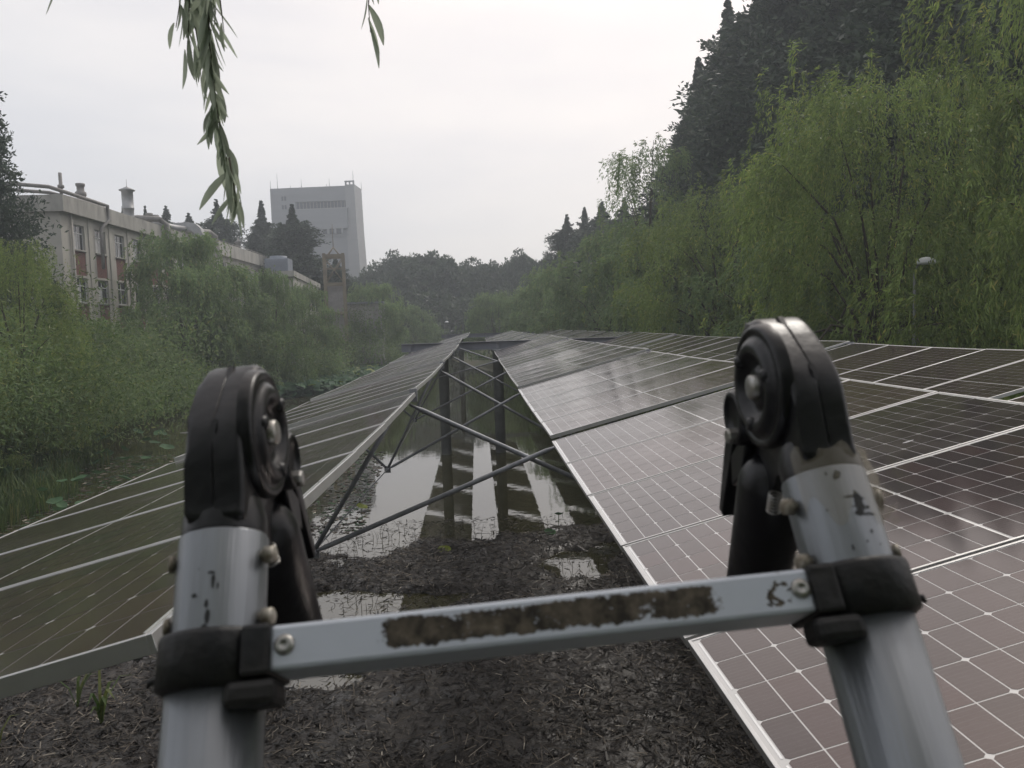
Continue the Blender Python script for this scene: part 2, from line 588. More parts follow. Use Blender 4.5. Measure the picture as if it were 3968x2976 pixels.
def add_tube(bm, pts, radii, seg=10, cap=True, mi=0):
    pts = [Vector(p) for p in pts]
    if isinstance(radii, (int, float)):
        radii = [radii] * len(pts)
    rings = []
    for i, p in enumerate(pts):
        d = (pts[min(i + 1, len(pts) - 1)] - pts[max(i - 1, 0)])
        x, y = frame_to(d)
        if rings and i:
            # keep ring orientation stable
            pass
        rings.append([bm.verts.new(p + (x * math.cos(a) + y * math.sin(a)) * radii[i]) for a in [2 * math.pi * k / seg for k in range(seg)]])
    for a, b in zip(rings, rings[1:]):
        for k in range(seg):
            f = bm.faces.new((a[k], a[(k + 1) % seg], b[(k + 1) % seg], b[k]))
            f.material_index = mi
            f.smooth = True
    if cap:
        for r_ in (rings[0][::-1], rings[-1]):
            f = bm.faces.new(r_)
            f.material_index = mi
    return rings


def add_lathe(bm, prof, axis_p, axis_d, seg=24, mi=0, smooth=True):
    """profile of (distance along axis, radius)"""
    d = Vector(axis_d).normalized()
    x, y = frame_to(d)
    p0 = Vector(axis_p)
    rings = []
    for (t, r_) in prof:
        if r_ <= 1e-6:
            rings.append([bm.verts.new(p0 + d * t)])
        else:
            rings.append([bm.verts.new(p0 + d * t + (x * math.cos(a) + y * math.sin(a)) * r_) for a in [2 * math.pi * k / seg for k in range(seg)]])
    for a, b in zip(rings, rings[1:]):
        for k in range(seg):
            k2 = (k + 1) % seg
            if len(a) == 1 and len(b) == 1:
                continue
            if len(a) == 1:
                f = bm.faces.new((a[0], b[k2], b[k]))
            elif len(b) == 1:
                f = bm.faces.new((a[k], a[k2], b[0]))
            else:
                f = bm.faces.new((a[k], a[k2], b[k2], b[k]))
            f.material_index = mi
            f.smooth = smooth


def chaikin(poly, q=0.22):
    out = []
    n = len(poly)
    for i in range(n):
        a, b = poly[i], poly[(i + 1) % n]
        out.append((a[0] + (b[0] - a[0]) * q, a[1] + (b[1] - a[1]) * q))
        out.append((b[0] - (b[0] - a[0]) * q, b[1] - (b[1] - a[1]) * q))
    return out


def add_prism(bm, poly, x0, x1, bevel=0.0, seg=2, mi=0, bevel2=None):
    """poly of (y, z) extruded along x; bevel rounds the rim at x0, bevel2 the rim at x1"""
    a = [bm.verts.new((x0, p[0], p[1])) for p in poly]
    b = [bm.verts.new((x1, p[0], p[1])) for p in poly]
    fs = [bm.faces.new(a[::-1]), bm.faces.new(b)]
    n = len(poly)
    for i in range(n):
        fs.append(bm.faces.new((a[i], a[(i + 1) % n], b[(i + 1) % n], b[i])))
    for f in fs:
        f.material_index = mi
    if bevel2 is None:
        bevel2 = bevel
    e0, e1 = list(fs[0].edges), list(fs[1].edges)
    if bevel:
        bmesh.ops.bevel(bm, geom=e0, offset=bevel, segments=seg, profile=0.5, affect='EDGES')
    if bevel2:
        bmesh.ops.bevel(bm, geom=[e for e in e1 if e.is_valid], offset=bevel2, segments=seg, profile=0.5, affect='EDGES')


# ------------------------------------------------------------------ ground, pond, banks
rng = np.random.default_rng(7)


def value_noise(x, y, seed, scale):
    """smooth 2-D value noise"""
    g = np.random.default_rng(seed).random((256, 256))
    fx, fy = x / scale + 1000, y / scale + 1000
    ix, iy = np.floor(fx).astype(int), np.floor(fy).astype(int)
    tx, ty = fx - ix, fy - iy
    tx, ty = tx * tx * (3 - 2 * tx), ty * ty * (3 - 2 * ty)
    a = g[ix % 256, iy % 256]
    b = g[(ix + 1) % 256, iy % 256]
    c = g[ix % 256, (iy + 1) % 256]
    d = g[(ix + 1) % 256, (iy + 1) % 256]
    return (a * (1 - tx) + b * tx) * (1 - ty) + (c * (1 - tx) + d * tx) * ty - 0.5


LEFT_SHORE = [(-40, -10), (0, -10.5), (10, -12), (22, -14.3), (38, -18.5), (50, -21.5), (66, -17), (98, -14.2), (125, -14), (150, -6), (160, 0), (330, 0)]
RIGHT_SHORE = [(-40, 9), (50, 9.2), (62, 8.6), (80, 5.8), (95, 1.2), (110, -2.5), (130, -4.5), (150, -6), (160, 0), (330, 0)]


def shore(tab, y):
    return np.interp(y, [p[0] for p in tab], [p[1] for p in tab])


def ground_z(x, y):
    dl = shore(LEFT_SHORE, y) - x
    dr = x - shore(RIGHT_SHORE, y)
    d = np.maximum(dl, dr)
    d = np.where(y > 150, np.maximum(d, y - 150), d)
    z = np.clip(d * 0.32, -0.75, 1.3)
    return z + value_noise(x, y, 3, 4.0) * 0.25 * np.clip(d + 1, 0, 1)


def grid_mesh(name, xs, ys, fz, m_, smooth=True):
    X, Y = np.meshgrid(xs, ys)
    Z = fz(X, Y)
    V = np.stack([X, Y, Z], -1).reshape(-1, 3)
    nx, ny = len(xs), len(ys)
    i = np.arange((nx - 1) * (ny - 1))
    r_, c_ = i // (nx - 1), i % (nx - 1)
    a = r_ * nx + c_
    F = np.stack([a, a + 1, a + nx + 1, a + nx], -1)
    me = bpy.data.meshes.new(name)
    me.vertices.add(len(V))
    me.vertices.foreach_set('co', V.astype(np.float32).reshape(-1))
    me.loops.add(F.size)
    me.loops.foreach_set('vertex_index', F.astype(np.int32).reshape(-1))
    me.polygons.add(len(F))
    me.polygons.foreach_set('loop_start', np.arange(0, F.size, 4, dtype=np.int32))
    me.polygons.foreach_set('loop_total', np.full(len(F), 4, dtype=np.int32))
    me.materials.append(m_)
    me.polygons.foreach_set('use_smooth', np.ones(len(F), dtype=bool))
    me.update(calc_edges=True)
    return me


xs = np.concatenate([np.linspace(-150, -40, 23)[:-1], np.linspace(-40, 30, 71)[:-1], np.linspace(30, 150, 25)])
ys = np.concatenate([np.linspace(-40, 180, 147)[:-1], np.linspace(180, 330, 31)])
tag(mesh_obj('ground', grid_mesh('ground', xs, ys, ground_z, M_EARTH)), kind='structure')


def mud_z(x, y):
    edge = 18.6 + 0.55 * np.sin(x * 0.9 + 0.5) + 0.9 * value_noise(x, y, 12, 1.7) + 0.12 * np.clip(x, 0, 6) * 1.6
    edge = edge - 0.9 * np.exp(-((x + 3.6) / 1.3) ** 2)
    left = np.clip((-7.0 - x) * 0.5, 0, 3) * 0.0
    h = 0.09 * np.tanh((edge - y) * 0.9) + left
    h = h + value_noise(x, y, 21, 1.3) * 0.07 + value_noise(x, y, 22, 0.45) * 0.075 + value_noise(x, y, 23, 0.17) * 0.06

    def puddle(cx, cy, rx, ry, depth, seed):
        e = ((x - cx) / rx) ** 2 + ((y - cy) / ry) ** 2
        e = e + value_noise(x, y, seed, 0.5) * 0.9
        return depth * np.clip(1.35 - e, 0, 1)

    h = h - puddle(-2.3, 13.8, 1.5, 1.4, 0.2, 31)
    h = h - puddle(1.95, 15.9, 0.8, 1.0, 0.22, 32)
    h = h - puddle(-2.4, 11.1, 0.75, 0.4, 0.2, 33)
    h = h - puddle(-0.9, 14.4, 0.8, 0.5, 0.12, 34)
    h = h - puddle(3.1, 17.2, 0.9, 0.6, 0.14, 35)
    h = h - np.clip((y - edge) * 0.15, 0, 0.5)
    h = np.where(h < 0.004, 0.004 + (h - 0.004) * 3.2, h)
    # mud thins out into the pond towards the left shore
    h = h - np.clip((-9.5 - x + 0.25 * (14 - y)) * 0.08, 0, 0.3)
    return h


tag(mesh_obj('mud_flat', grid_mesh('mud_flat', np.arange(-13, 8.7, 0.055), np.arange(5.5, 22.5, 0.055), mud_z, M_MUD)), kind='structure')
tag(mesh_obj('mud_flat', grid_mesh('mud_flat_near', np.arange(-13, 8.8, 0.35), np.arange(-14, 5.56, 0.35), lambda x, y: 0.06 + 0.08 * value_noise(x, y, 21, 1.3), M_MUD)), kind='structure')

bm = bmesh.new()
bmesh.ops.create_grid(bm, x_segments=1, y_segments=1, size=0.5)
me = bm_mesh('pond_water', bm, M_WATER)
o = mesh_obj('pond_water', me, loc=(-5, 65, 0))
o.scale = (1, 1, 1)
me.transform(Matrix.Diagonal((60, 210, 1, 1)))
tag(o, kind='structure')

# ------------------------------------------------------------------ haze
bm = bmesh.new()
add_box(bm, (-165, -45, -2.5), (165, 345, 47.5))
HZ = bpy.data.materials.new('haze_air')
HZ.use_nodes = True
HZ.node_tree.nodes.clear()
ho = HZ.node_tree.nodes.new('ShaderNodeOutputMaterial')
hv = HZ.node_tree.nodes.new('ShaderNodeVolumePrincipled')
hv.inputs['Color'].default_value = (0.86, 0.93, 1.0, 1)
hv.inputs['Density'].default_value = HAZE_DENSITY
hv.inputs['Anisotropy'].default_value = 0.35
HZ.node_tree.links.new(hv.outputs[0], ho.inputs['Volume'])
tag(mesh_obj('haze', bm_mesh('haze', bm, HZ)), kind='stuff')

# ------------------------------------------------------------------ solar panels
PW, PL_, PP = 2.278, 1.134, 1.154           # long side (across the row), short side, pitch along the row
TILT = math.asin(0.56 / 2.278)
ct, st = math.cos(TILT), math.sin(TILT)
CELL_L, CELL_W, GAPC = 0.1793, 0.0879, 0.0052


def cell_polys():
    """(x0, y0) of the 144 half cells; long axis of the half cell along y"""
    out = []
    y0 = (PL_ - 6 * CELL_L - 5 * GAPC) / 2
    for half in (0, 1):
        xs0 = 0.034 if half == 0 else PW / 2 + 0.011
        for i in range(12):
            for j in range(6):
                out.append((xs0 + i * (CELL_W + GAPC * 0.83), y0 + j * (CELL_L + GAPC), i, half))
    return out


CELLS = cell_polys()
CH = 0.0085
Z_CELL = -0.0022


def cell_outline(even):
    """half-cell with two chamfered corners on one long side"""
    w, l = CELL_W, CELL_L
    if even:
        return [(CH, 0), (w, 0), (w, l), (CH, l), (0, l - CH), (0, CH)]
    return [(0, 0), (w - CH, 0), (w, CH), (w, l - CH), (w - CH, l), (0, l)]


def single_cell_mesh(even):
    bm = bmesh.new()
    add = [bm.verts.new((x, y, 0)) for x, y in cell_outline(even)]
    bm.faces.new(add)
    low = [bm.verts.new((x, y, -0.0006)) for x, y in cell_outline(even)]
    for i in range(6):
        bm.faces.new((add[i], low[i], low[(i + 1) % 6], add[(i + 1) % 6]))
    me = bm_mesh('cell', bm, M_CELL)
    return me


def cells_mesh():
    bm = bmesh.new()
    for (x, y, i, half) in CELLS:
        bm.faces.new([bm.verts.new((x + a, y + b, Z_CELL)) for a, b in cell_outline(i % 2 == 0)])
    return bm_mesh('cell_grid', bm, M_CELL)


def laminate_mesh(cells=False):
    bm = bmesh.new()
    add_box(bm, (0.006, 0.006, -0.0085), (PW - 0.006, PL_ - 0.006, -0.003))
    # ribbons at both short ends and the middle
    for xr in (0.0265, PW / 2, PW - 0.0265):
        for j in range(3):
            y0 = 0.03 + j * 0.3645
            add_box(bm, (xr - 0.0028, y0, -0.00285), (xr + 0.0028, y0 + 0.335, -0.0021), mi=1)
    if cells:
        for (x, y, i, half) in CELLS:
            f = bm.faces.new([bm.verts.new((x + a, y + b, Z_CELL)) for a, b in cell_outline(i % 2 == 0)])
            f.material_index = 2
    me = bm_mesh('laminate', bm, [M_BACK, M_RIBBON, M_CELL])
    return me


def frame_mesh():
    bm = bmesh.new()
    t_, h = 0.011, 0.035
    for (lo, hi) in (((0, 0), (t_, PL_)), ((PW - t_, 0), (PW, PL_)), ((t_, 0), (PW - t_, t_)), ((t_, PL_ - t_), (PW - t_, PL_))):
        add_box(bm, (lo[0], lo[1], -h), (hi[0], hi[1], 0.0), bevel=0.0012)
    # inner flanges along the long sides (seen from below)
    add_box(bm, (t_, t_, -h + 0.001), (PW - t_, t_ + 0.018, -h + 0.003))
    add_box(bm, (t_, PL_ - t_ - 0.018, -h + 0.001), (PW - t_, PL_ - t_, -h + 0.003))
    return bm_mesh('frame', bm, M_ALU)


ME_LAM, ME_CELLS, ME_FRAME = laminate_mesh(), cells_mesh(), frame_mesh()
ME_CELL1 = [single_cell_mesh(True), single_cell_mesh(False)]
ROWS = [(-2.78, 'left'), (0.64, 'middle'), (4.06, 'right')]
G0, GP, NG = 1.345, 5.905, 5               # first group start, group pitch, groups per span
SAGZ = {0: [(1.3, -0.46), (7.2, -0.545), (13.1, -0.575), (19.0, -0.575), (24.9, -0.535), (30.8, -0.455)]}


def ridge_z(y, span, row):
    """height of the upper edge: the cables sag between the beams"""
    y0 = 1.0 + 35.0 * span - (5 if span == 0 else 0)
    y1 = 31.0 + 35.0 * span
    t_ = (y - (y1 - 35.0)) / 35.0
    sag = 0.155 - 0.02 * row
    if row == 1:
        sag = 0.07
    if row == 2:
        sag = 0.06
    base = -0.425 if row else -0.43
    return CAM_H + base - sag * 4 * t_ * (1 - t_) * 0.9


def node_drop(y):
    t_ = (y + 2) / 33
    return 0.2 + 1.55 * 4 * t_ * (1 - t_)


# row 1 (left) measured slightly steeper than the others
random.seed(5)
row_labels = {
    (0, 0): 'dark solar panel row left of the ladder, its silver edge over the water',
    (0, 1): 'middle solar panel row reflecting pale sky, running behind the right ladder post',
    (0, 2): 'dark solar panel row farthest to the right, in front of the big willows',
    (1, 0): 'distant solar panel row beyond the grey beam, leftmost of the far three',
    (1, 1): 'distant solar panel row beyond the grey beam, middle one of the far three',
    (1, 2): 'distant solar panel row beyond the grey beam, rightmost of the far three',
}
NEAR_CELLS = {(0, 0): (0, 1), (0, 1): (0, 1)}
for span in (0, 1):
    for ri, (xl, nm) in enumerate(ROWS):
        root = thing('solar_panel_row', row_labels[(span, ri)], 'solar panels', (xl, 0, 0), 0, 'rows of solar panels over the pond')
        pi = 0
        first = True
        for g in range(NG):
            ya = G0 + g * GP + 35.0 * span + (0.0 if span == 0 else 0.0)
            if span == 1:
                ya = 31.6 + g * 6.75 + 0.3
            npan = 5 if span == 0 else 5
            L = npan * PP
            za, zb = ridge_z(ya, span, ri), ridge_z(ya + L, span, ri)
            step = 0.012 * ((g * 7 + ri * 3) % 3 - 1)
            za, zb = za + step + 0.012, zb + step - 0.006
            for k in range(npan):
                y = ya + k * PP
                t0, t1 = k / npan, (k + 1) / npan
                z0 = za + (zb - za) * t0
                z1 = za + (zb - za) * t1
                # slight bow inside the group
                z0 -= 0.02 * math.sin(math.pi * t0)
                z1 -= 0.02 * math.sin(math.pi * t1)
                slope = math.atan2(z1 - z0, PP)
                p = bpy.data.objects.new('solar_panel', ME_LAM)
                link(p, root)
                p.location = (0, y, z0 - PW * st)
                p.rotation_euler = (slope + random.uniform(-.0006, .0006), -TILT + random.uniform(-.0012, .0012), 0)
                p.rotation_mode = 'XYZ'
                mesh_obj('frame', ME_FRAME, p)
                pi += 1
                if span == 0 and pi - 1 in NEAR_CELLS.get((0, ri), ()):
                    for (cx, cy_, ci, half) in CELLS:
                        mesh_obj('cell', ME_CELL1[ci % 2], p, loc=(cx, cy_, Z_CELL))
                else:
                    tag(mesh_obj('cell_grid', ME_CELLS, p), kind='stuff')
        if span == 0 and ri == 1:
            pans = [c for c in root.children if c.name.startswith('solar_panel')]
            rd = random.Random(14)
            for (pidx, px_, py_, s_, m_) in ((4, 0.22, 0.50, 0.028, 0), (5, 0.30, 0.55, 0.03, 0), (5, 0.55, 0.62, 0.022, 0), (9, 0.35, 0.5, 0.03, 1), (3, 0.9, 0.4, 0.018, 0), (1, 1.9, 0.7, 0.014, 0), (2, 1.6, 0.3, 0.02, 0), (0, 1.45, 0.8, 0.01, 0)):
                bm = bmesh.new()
                nn_ = 11
                bm.faces.new([bm.verts.new((px_ + s_ * 1.7 * math.cos(6.283 * q / nn_) * rd.uniform(.6, 1.2), py_ + s_ * 0.6 * math.sin(6.283 * q / nn_) * rd.uniform(.5, 1.2), -0.0012)) for q in range(nn_)])
                mesh_obj('bird_dropping', bm_mesh('bird_dropping', bm, M_MARK if m_ else M_CURTAIN), pans[pidx])
        # cables under both edges, struts and the lower cable
        if span == 0:
            ks = [7.18, 13.08, 18.99, 24.89]
            bm = bmesh.new()
            for dx in (0.10, PW - 0.10):
                pts = []
                for y in np.linspace(1.5 if ri == 0 else -4, 31, 30):
                    pts.append((dx * ct, y, ridge_z(y, span, ri) - (PW - dx) * st - 0.075))
                add_tube(bm, pts, 0.011, 6)
            mesh_obj('edge_cable', bm_mesh('edge_cable', bm, M_STEEL), root)
            bm = bmesh.new()
            xm = PW * ct / 2
            nodes = []
            for y in ks:
                nodes.append((xm + 0.12, y, ridge_z(y, span, ri) - node_drop(y)))
            low = [(xm, 1.5, 4.1) if ri == 0 else (xm, -4, 3.9)] + nodes + [(xm, 31, 3.95)]
            add_tube(bm, low, 0.009, 6)
            mesh_obj('lower_cable', bm_mesh('lower_cable', bm, M_STEEL), root)
            for (nx, ny, nz) in nodes:
                for dx in (0.12, PW - 0.12):
                    bm = bmesh.new()
                    top = (dx * ct, ny, ridge_z(ny, span, ri) - (PW - dx) * st - 0.06)
                    add_tube(bm, [(nx, ny, nz), top], 0.021, 8)
                    mesh_obj('strut', bm_mesh('strut', bm, M_STEEL), root)
                bm = bmesh.new()
                add_lathe(bm, [(-0.07, 0.0), (-0.07, 0.035), (0.07, 0.035), (0.07, 0.0)], (nx, ny, nz), (0, 1, 0), 10)
                add_box(bm, (nx - 0.05, ny - 0.012, nz - 0.06), (nx + 0.05, ny + 0.012, nz + 0.05))
                mesh_obj('strut_joint', bm_mesh('strut_joint', bm, M_STEEL), root)
                # cross purlin under the gap between two groups of panels
                bm = bmesh.new()
                zt = ridge_z(ny, span, ri) - 0.05
                add_tube(bm, [(0.16, ny, zt - (PW - 0.16) * st - 0.03), (PW * ct - 0.05, ny, zt - 0.04)], 0.026, 8)
                mesh_obj('purlin', bm_mesh('purlin', bm, M_STEEL), root)
                bm = bmesh.new()
                xe = PW * ct
                add_box(bm, (xe - 0.05, ny - 0.07, zt - 0.01), (xe + 0.012, ny - 0.045, zt + 0.06))
                add_box(bm, (xe - 0.05, ny - 0.02, zt - 0.06), (xe + 0.014, ny + 0.03, zt + 0.055))
                mesh_obj('clamp', bm_mesh('clamp', bm, M_STEEL), root)

# crossed tie rods in the open gap between the left and the middle row
ords = ['nearest', 'second', 'third', 'farthest']
for k, y in enumerate([7.18, 13.08, 18.99, 24.89]):
    root = thing('cross_brace', '%s pair of crossed grey steel tie rods over the water between the two panel rows' % ords[k], 'brace', (0, y, 3.5), 0, 'crossed tie rods between the panel rows')
    drop = node_drop(y)
    zl, zm = ridge_z(y, 0, 0), ridge_z(y, 0, 1)
    xn0, xn1 = ROWS[0][0] + PW * ct / 2 + 0.12, ROWS[1][0] + PW * ct / 2 + 0.12
    A0 = Vector((ROWS[0][0] + PW * ct - 0.06, 0.03, zl - 0.14 - 3.5))
    A1 = Vector((xn1, 0.03, zm - drop - 3.5))
    B0 = Vector((xn0, -0.03, zl - drop - 3.5))
    B1 = Vector((ROWS[1][0] + 0.06, -0.03, zm - PW * st - 0.07 - 3.5))
    for (p, q) in ((A0, A1), (B0, B1)):
        bm = bmesh.new()
        d = (q - p).normalized()
        L = (q - p).length
        add_tube(bm, [p, p + d * 0.06, p + d * 0.12, p + d * (L - 0.12), p + d * (L - 0.06), q], [0.012, 0.014, 0.023, 0.023, 0.014, 0.012], 10)
        mesh_obj('tie_rod', bm_mesh('tie_rod', bm, M_STEEL), root)

# ------------------------------------------------------------------ beams and columns
beam_lab = ['grey steel beam crossing behind the near panel rows', 'farther grey steel beam at the end of the distant panel rows']
for bi, yb in enumerate((31.15, 66.3)):
    root = thing('cross_beam', beam_lab[bi], 'beam', (0, yb, CAM_H - 0.61), 0, 'beams carrying the panel rows')
    bm = bmesh.new()
    x0, x1 = -2.95, 6.9
    add_box(bm, (x0, -0.15, -0.012), (x1, 0.15, 0.0))
    add_box(bm, (x0, -0.15, -0.312), (x1, 0.15, -0.300))
    add_box(bm, (x0, -0.02, -0.300), (x1, 0.02, -0.012))
    for xs_ in np.arange(x0 + 0.4, x1, 1.14):
        add_box(bm, (xs_ - 0.006, -0.14, -0.300), (xs_ + 0.006, -0.02, -0.012))
    mesh_obj('web', bm_mesh('web', bm, M_BEAM), root)
    for xl, _ in ROWS:
        bm = bmesh.new()
        for dx, hz in ((0.15, 0.02), (PW - 0.15, 0.02)):
            xx = xl + dx * ct
            top = -0.61 + 0.61 + 0.0
            zt = (CAM_H - 0.43 - (PW - dx) * st - 0.08) - (CAM_H - 0.61)
            add_box(bm, (xx - 0.05, -0.05, min(zt, 0.0) - 0.05), (xx + 0.05, 0.05, max(zt, 0.002)))
        mesh_obj('bracket', bm_mesh('bracket', bm, M_STEEL), root)
for bi, yb in enumerate((31.15, 66.3)):
    for ci, xc in enumerate((-1.36, 0.78 if bi == 0 else 1.85, 5.25)):
        lab = ('dark round column rising from the water under the %s end of the %s grey beam' % (('left', 'middle', 'right')[ci], ('near', 'far')[bi])).replace('middle end', 'middle')
        bm = bmesh.new()
        add_lathe(bm, [(-1.2, 0.0), (-1.2, 0.2), (4.0, 0.2), (4.0, 0.26), (4.076, 0.26), (4.076, 0.0)], (0, 0, 0), (0, 0, 1), 20)
        tag(mesh_obj('column', bm_mesh('column', bm, M_COLUMN), loc=(xc, yb, 0)), lab, 'column', 'columns under the beams', 'thing')

# cable hanging under the near end of the left row
bm = bmesh.new()
pts = [(-0.667, 1.75, 4.403), (-0.77, 1.75, 4.364), (-0.842, 1.75, 4.336), (-0.92, 1.76, 4.304), (-1.014, 1.78, 4.258), (-1.111, 1.8, 4.213), (-1.358, 1.85, 4.113), (-1.721, 1.9, 4.028)]
add_tube(bm, pts, 0.012, 8)
tag(mesh_obj('power_cable', bm_mesh('power_cable', bm, M_CABLE)), 'dark blue cable sagging below the near end of the left solar panel row', 'cable')

# ------------------------------------------------------------------ buildings
FX = -26.0                                   # facade plane of the long block


def brick_panel(name, y0, y1, z0, z1, parent, x):
    base = bmesh.new()
    add_box(base, (x - 0.12, y0, z0), (x - 0.04, y1, z1))
    p = mesh_obj(name, bm_mesh(name, base, M_MORTAR), parent)
    bb = bmesh.new()
    bh, bl = 0.075, 0.24
    r_ = 0
    z = z0 + 0.008
    while z + bh - 0.012 < z1:
        off = 0 if r_ % 2 == 0 else bl / 2
        y = y0 + 0.005 - off
        while y < y1 - 0.02:
            a, b = max(y, y0 + 0.005), min(y + bl - 0.012, y1 - 0.005)
            if b - a > 0.04:
                add_box(bb, (x - 0.05, a, z), (x - 0.02 + random.uniform(-.004, .004), b, z + bh - 0.012))
            y += bl
        z += bh
        r_ += 1
    tag(mesh_obj('brick', bm_mesh('brick', bb, M_BRICK), p), kind='stuff')
    return p


def wall_with_holes(bm, y0, y1, z0, z1, holes, x0, x1, mi=0):
    """solid wall slab between x0 and x1 with rectangular openings (y0,y1,z0,z1)"""
    ys_ = sorted({y0, y1} | {h[0] for h in holes} | {h[1] for h in holes})
    for a, b in zip(ys_, ys_[1:]):
        mid = (a + b) / 2
        hs = sorted([h for h in holes if h[0] <= mid <= h[1]], key=lambda h: h[2])
        z = z0
        for h in hs:
            if h[2] > z:
                add_box(bm, (x0, a, z), (x1, b, h[2]), mi=mi)
            z = h[3]
        if z1 > z:
            add_box(bm, (x0, a, z), (x1, b, z1), mi=mi)


def window(parent, y0, y1, z0, z1, x, open_sash=False):
    fr = bmesh.new()
    t_ = 0.06
    add_box(fr, (x, y0, z0), (x + t_, y0 + t_, z1))
    add_box(fr, (x, y1 - t_, z0), (x + t_, y1, z1))
    add_box(fr, (x, y0 + t_, z1 - t_), (x + t_, y1 - t_, z1))
    add_box(fr, (x, y0 + t_, z0), (x + t_, y1 - t_, z0 + t_))
    zt = z0 + (z1 - z0) * 0.68
    add_box(fr, (x, y0 + t_, zt - 0.03), (x + t_, y1 - t_, zt + 0.03))
    ym = (y0 + y1) / 2
    add_box(fr, (x, ym - 0.03, z0 + t_), (x + t_, ym + 0.03, zt - 0.03))
    add_box(fr, (x, ym - 0.03, zt + 0.03), (x + t_, ym + 0.03, z1 - t_))
    w_ = mesh_obj('window', bm_mesh('window', fr, M_WFRAME), parent)
    for (a, b, c, d, cur) in ((y0 + t_, ym - 0.03, z0 + t_, zt - 0.03, True), (ym + 0.03, y1 - t_, z0 + t_, zt - 0.03, False), (y0 + t_, ym - 0.03, zt + 0.03, z1 - t_, False), (ym + 0.03, y1 - t_, zt + 0.03, z1 - t_, False)):
        g = bmesh.new()
        add_box(g, (x + 0.02, a, c), (x + 0.03, b, d))
        mesh_obj('pane', bm_mesh('pane', g, M_CURTAIN if cur and random.random() < 0.75 else M_GLASS), w_)
    sl = bmesh.new()
    add_box(sl, (x - 0.02, y0 - 0.08, z0 - 0.09), (FX + 0.11, y1 + 0.08, z0 - 0.002))
    mesh_obj('sill', bm_mesh('sill', sl, M_CONCRETE2), w_)


B = thing('laboratory_building', 'long beige three storey building with brick panels and rooftop pipes, behind the left willows', 'building', (FX, 52, 1))
B_inv = Vector((-FX, -52, -1))


def inB(o):
    o.location = B_inv
    return o


Bp = bpy.data.objects.new  # noqa
# children are modelled in world coordinates and shifted by the parent offset
wy = [53.45 + 3.02 * k for k in range(16)]
holes = []
for y in wy:
    for zt in (12.5, 9.05, 5.6):
        holes.append((y, y + 1.6, zt - 1.62, zt))
bh = []
for y in wy:
    for zt in (12.5, 9.05):
        bh.append((y + 0.02, y + 1.58, zt - 1.62 - 0.1 - 1.58, zt - 1.62 - 0.1))
bm = bmesh.new()
wall_with_holes(bm, 52.05, 103.2, 0.6, 13.05, holes + bh, FX - 0.35, FX)
add_box(bm, (FX - 15, 52.0, 0.6), (FX - 0.0, 52.05, 13.05))
add_box(bm, (FX - 15, 103.2, 0.6), (FX, 103.5, 13.05))
# pilasters between bays
for y in wy[:-1]:
    add_box(bm, (FX + 0.002, y + 2.05, 0.7), (FX + 0.07, y + 2.6, 13.04))
# thin string line on the wall
add_box(bm, (FX + 0.003, 52.06, 9.3), (FX + 0.02, 53.3, 9.34))
wall = inB(mesh_obj('wall', bm_mesh('wall', bm, M_CONCRETE), B))
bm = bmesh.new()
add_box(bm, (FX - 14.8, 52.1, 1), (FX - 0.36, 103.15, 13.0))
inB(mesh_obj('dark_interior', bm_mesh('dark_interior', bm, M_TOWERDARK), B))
bm = bmesh.new()
add_box(bm, (FX - 15.3, 51.65, 13.05), (FX + 0.42, 81.8, 13.35))
add_box(bm, (FX + 0.2, 51.65, 13.35), (FX + 0.42, 81.8, 14.08))
add_box(bm, (FX - 15.3, 51.65, 13.35), (FX + 0.2, 51.87, 14.08))
add_box(bm, (FX - 15.3, 81.805, 13.05), (FX + 0.52, 103.7, 13.5))
add_box(bm, (FX + 0.3, 81.805, 13.5), (FX + 0.52, 103.7, 14.36))
add_box(bm, (FX - 15.3, 81.805, 13.5), (FX + 0.3, 82.0, 14.36))
rf = inB(mesh_obj('roof', bm_mesh('roof', bm, M_CONCRETE2), B))
for y in wy[:15]:
    for zt in (12.5, 9.05, 5.6):
        w0 = len(B.children)
        window(B, y + 0.004, y + 1.596, zt - 1.616, zt - 0.004, FX - 0.2)
    if y < 66:
        for zt in (12.5, 9.05):
            brick_panel('brick_panel', y + 0.024, y + 1.576, zt - 1.62 - 0.098 - 1.576, zt - 1.722, B, FX - 0.02)
    else:
        for zt in (12.5, 9.05):
            bm = bmesh.new()
            add_box(bm, (FX - 0.12, y + 0.024, zt - 3.296), (FX - 0.03, y + 1.576, zt - 1.722))
            mesh_obj('brick_panel', bm_mesh('brick_panel', bm, M_BRICK), B)
for ch in list(B.children):
    if ch.name.split('.')[0] in ('window', 'brick_panel'):
        inB(ch)


def pipe(name, pts, r_, m_=M_PIPE, seg=10, parent=B, shift=True):
    bm = bmesh.new()
    add_tube(bm, pts, r_, seg)
    o = mesh_obj(name, bm_mesh(name, bm, m_), parent)
    if shift:
        o.location = B_inv
    return o


pipe('downpipe', [(FX + 0.12, 53.18, 13.04), (FX + 0.12, 53.18, 1.5)], 0.07, M_CONCRETE)
pipe('roof_pipe', [(FX - 8, 51.2, 14.5), (FX - 2.5, 51.3, 14.75), (FX - 0.5, 51.9, 14.6), (FX + 0.2, 53.0, 14.35), (FX + 0.3, 57.2, 14.3), (FX + 0.5, 57.6, 14.25), (FX + 0.5, 57.75, 13.3), (FX + 0.3, 56.85, 12.6), (FX + 0.3, 56.8, 9.8)], 0.12)
pipe('roof_pipe', [(FX - 8, 51.7, 14.25), (FX - 2.5, 51.9, 14.45), (FX - 0.8, 52.5, 14.35), (FX - 0.3, 56, 14.3), (FX - 0.3, 62, 14.2)], 0.11)


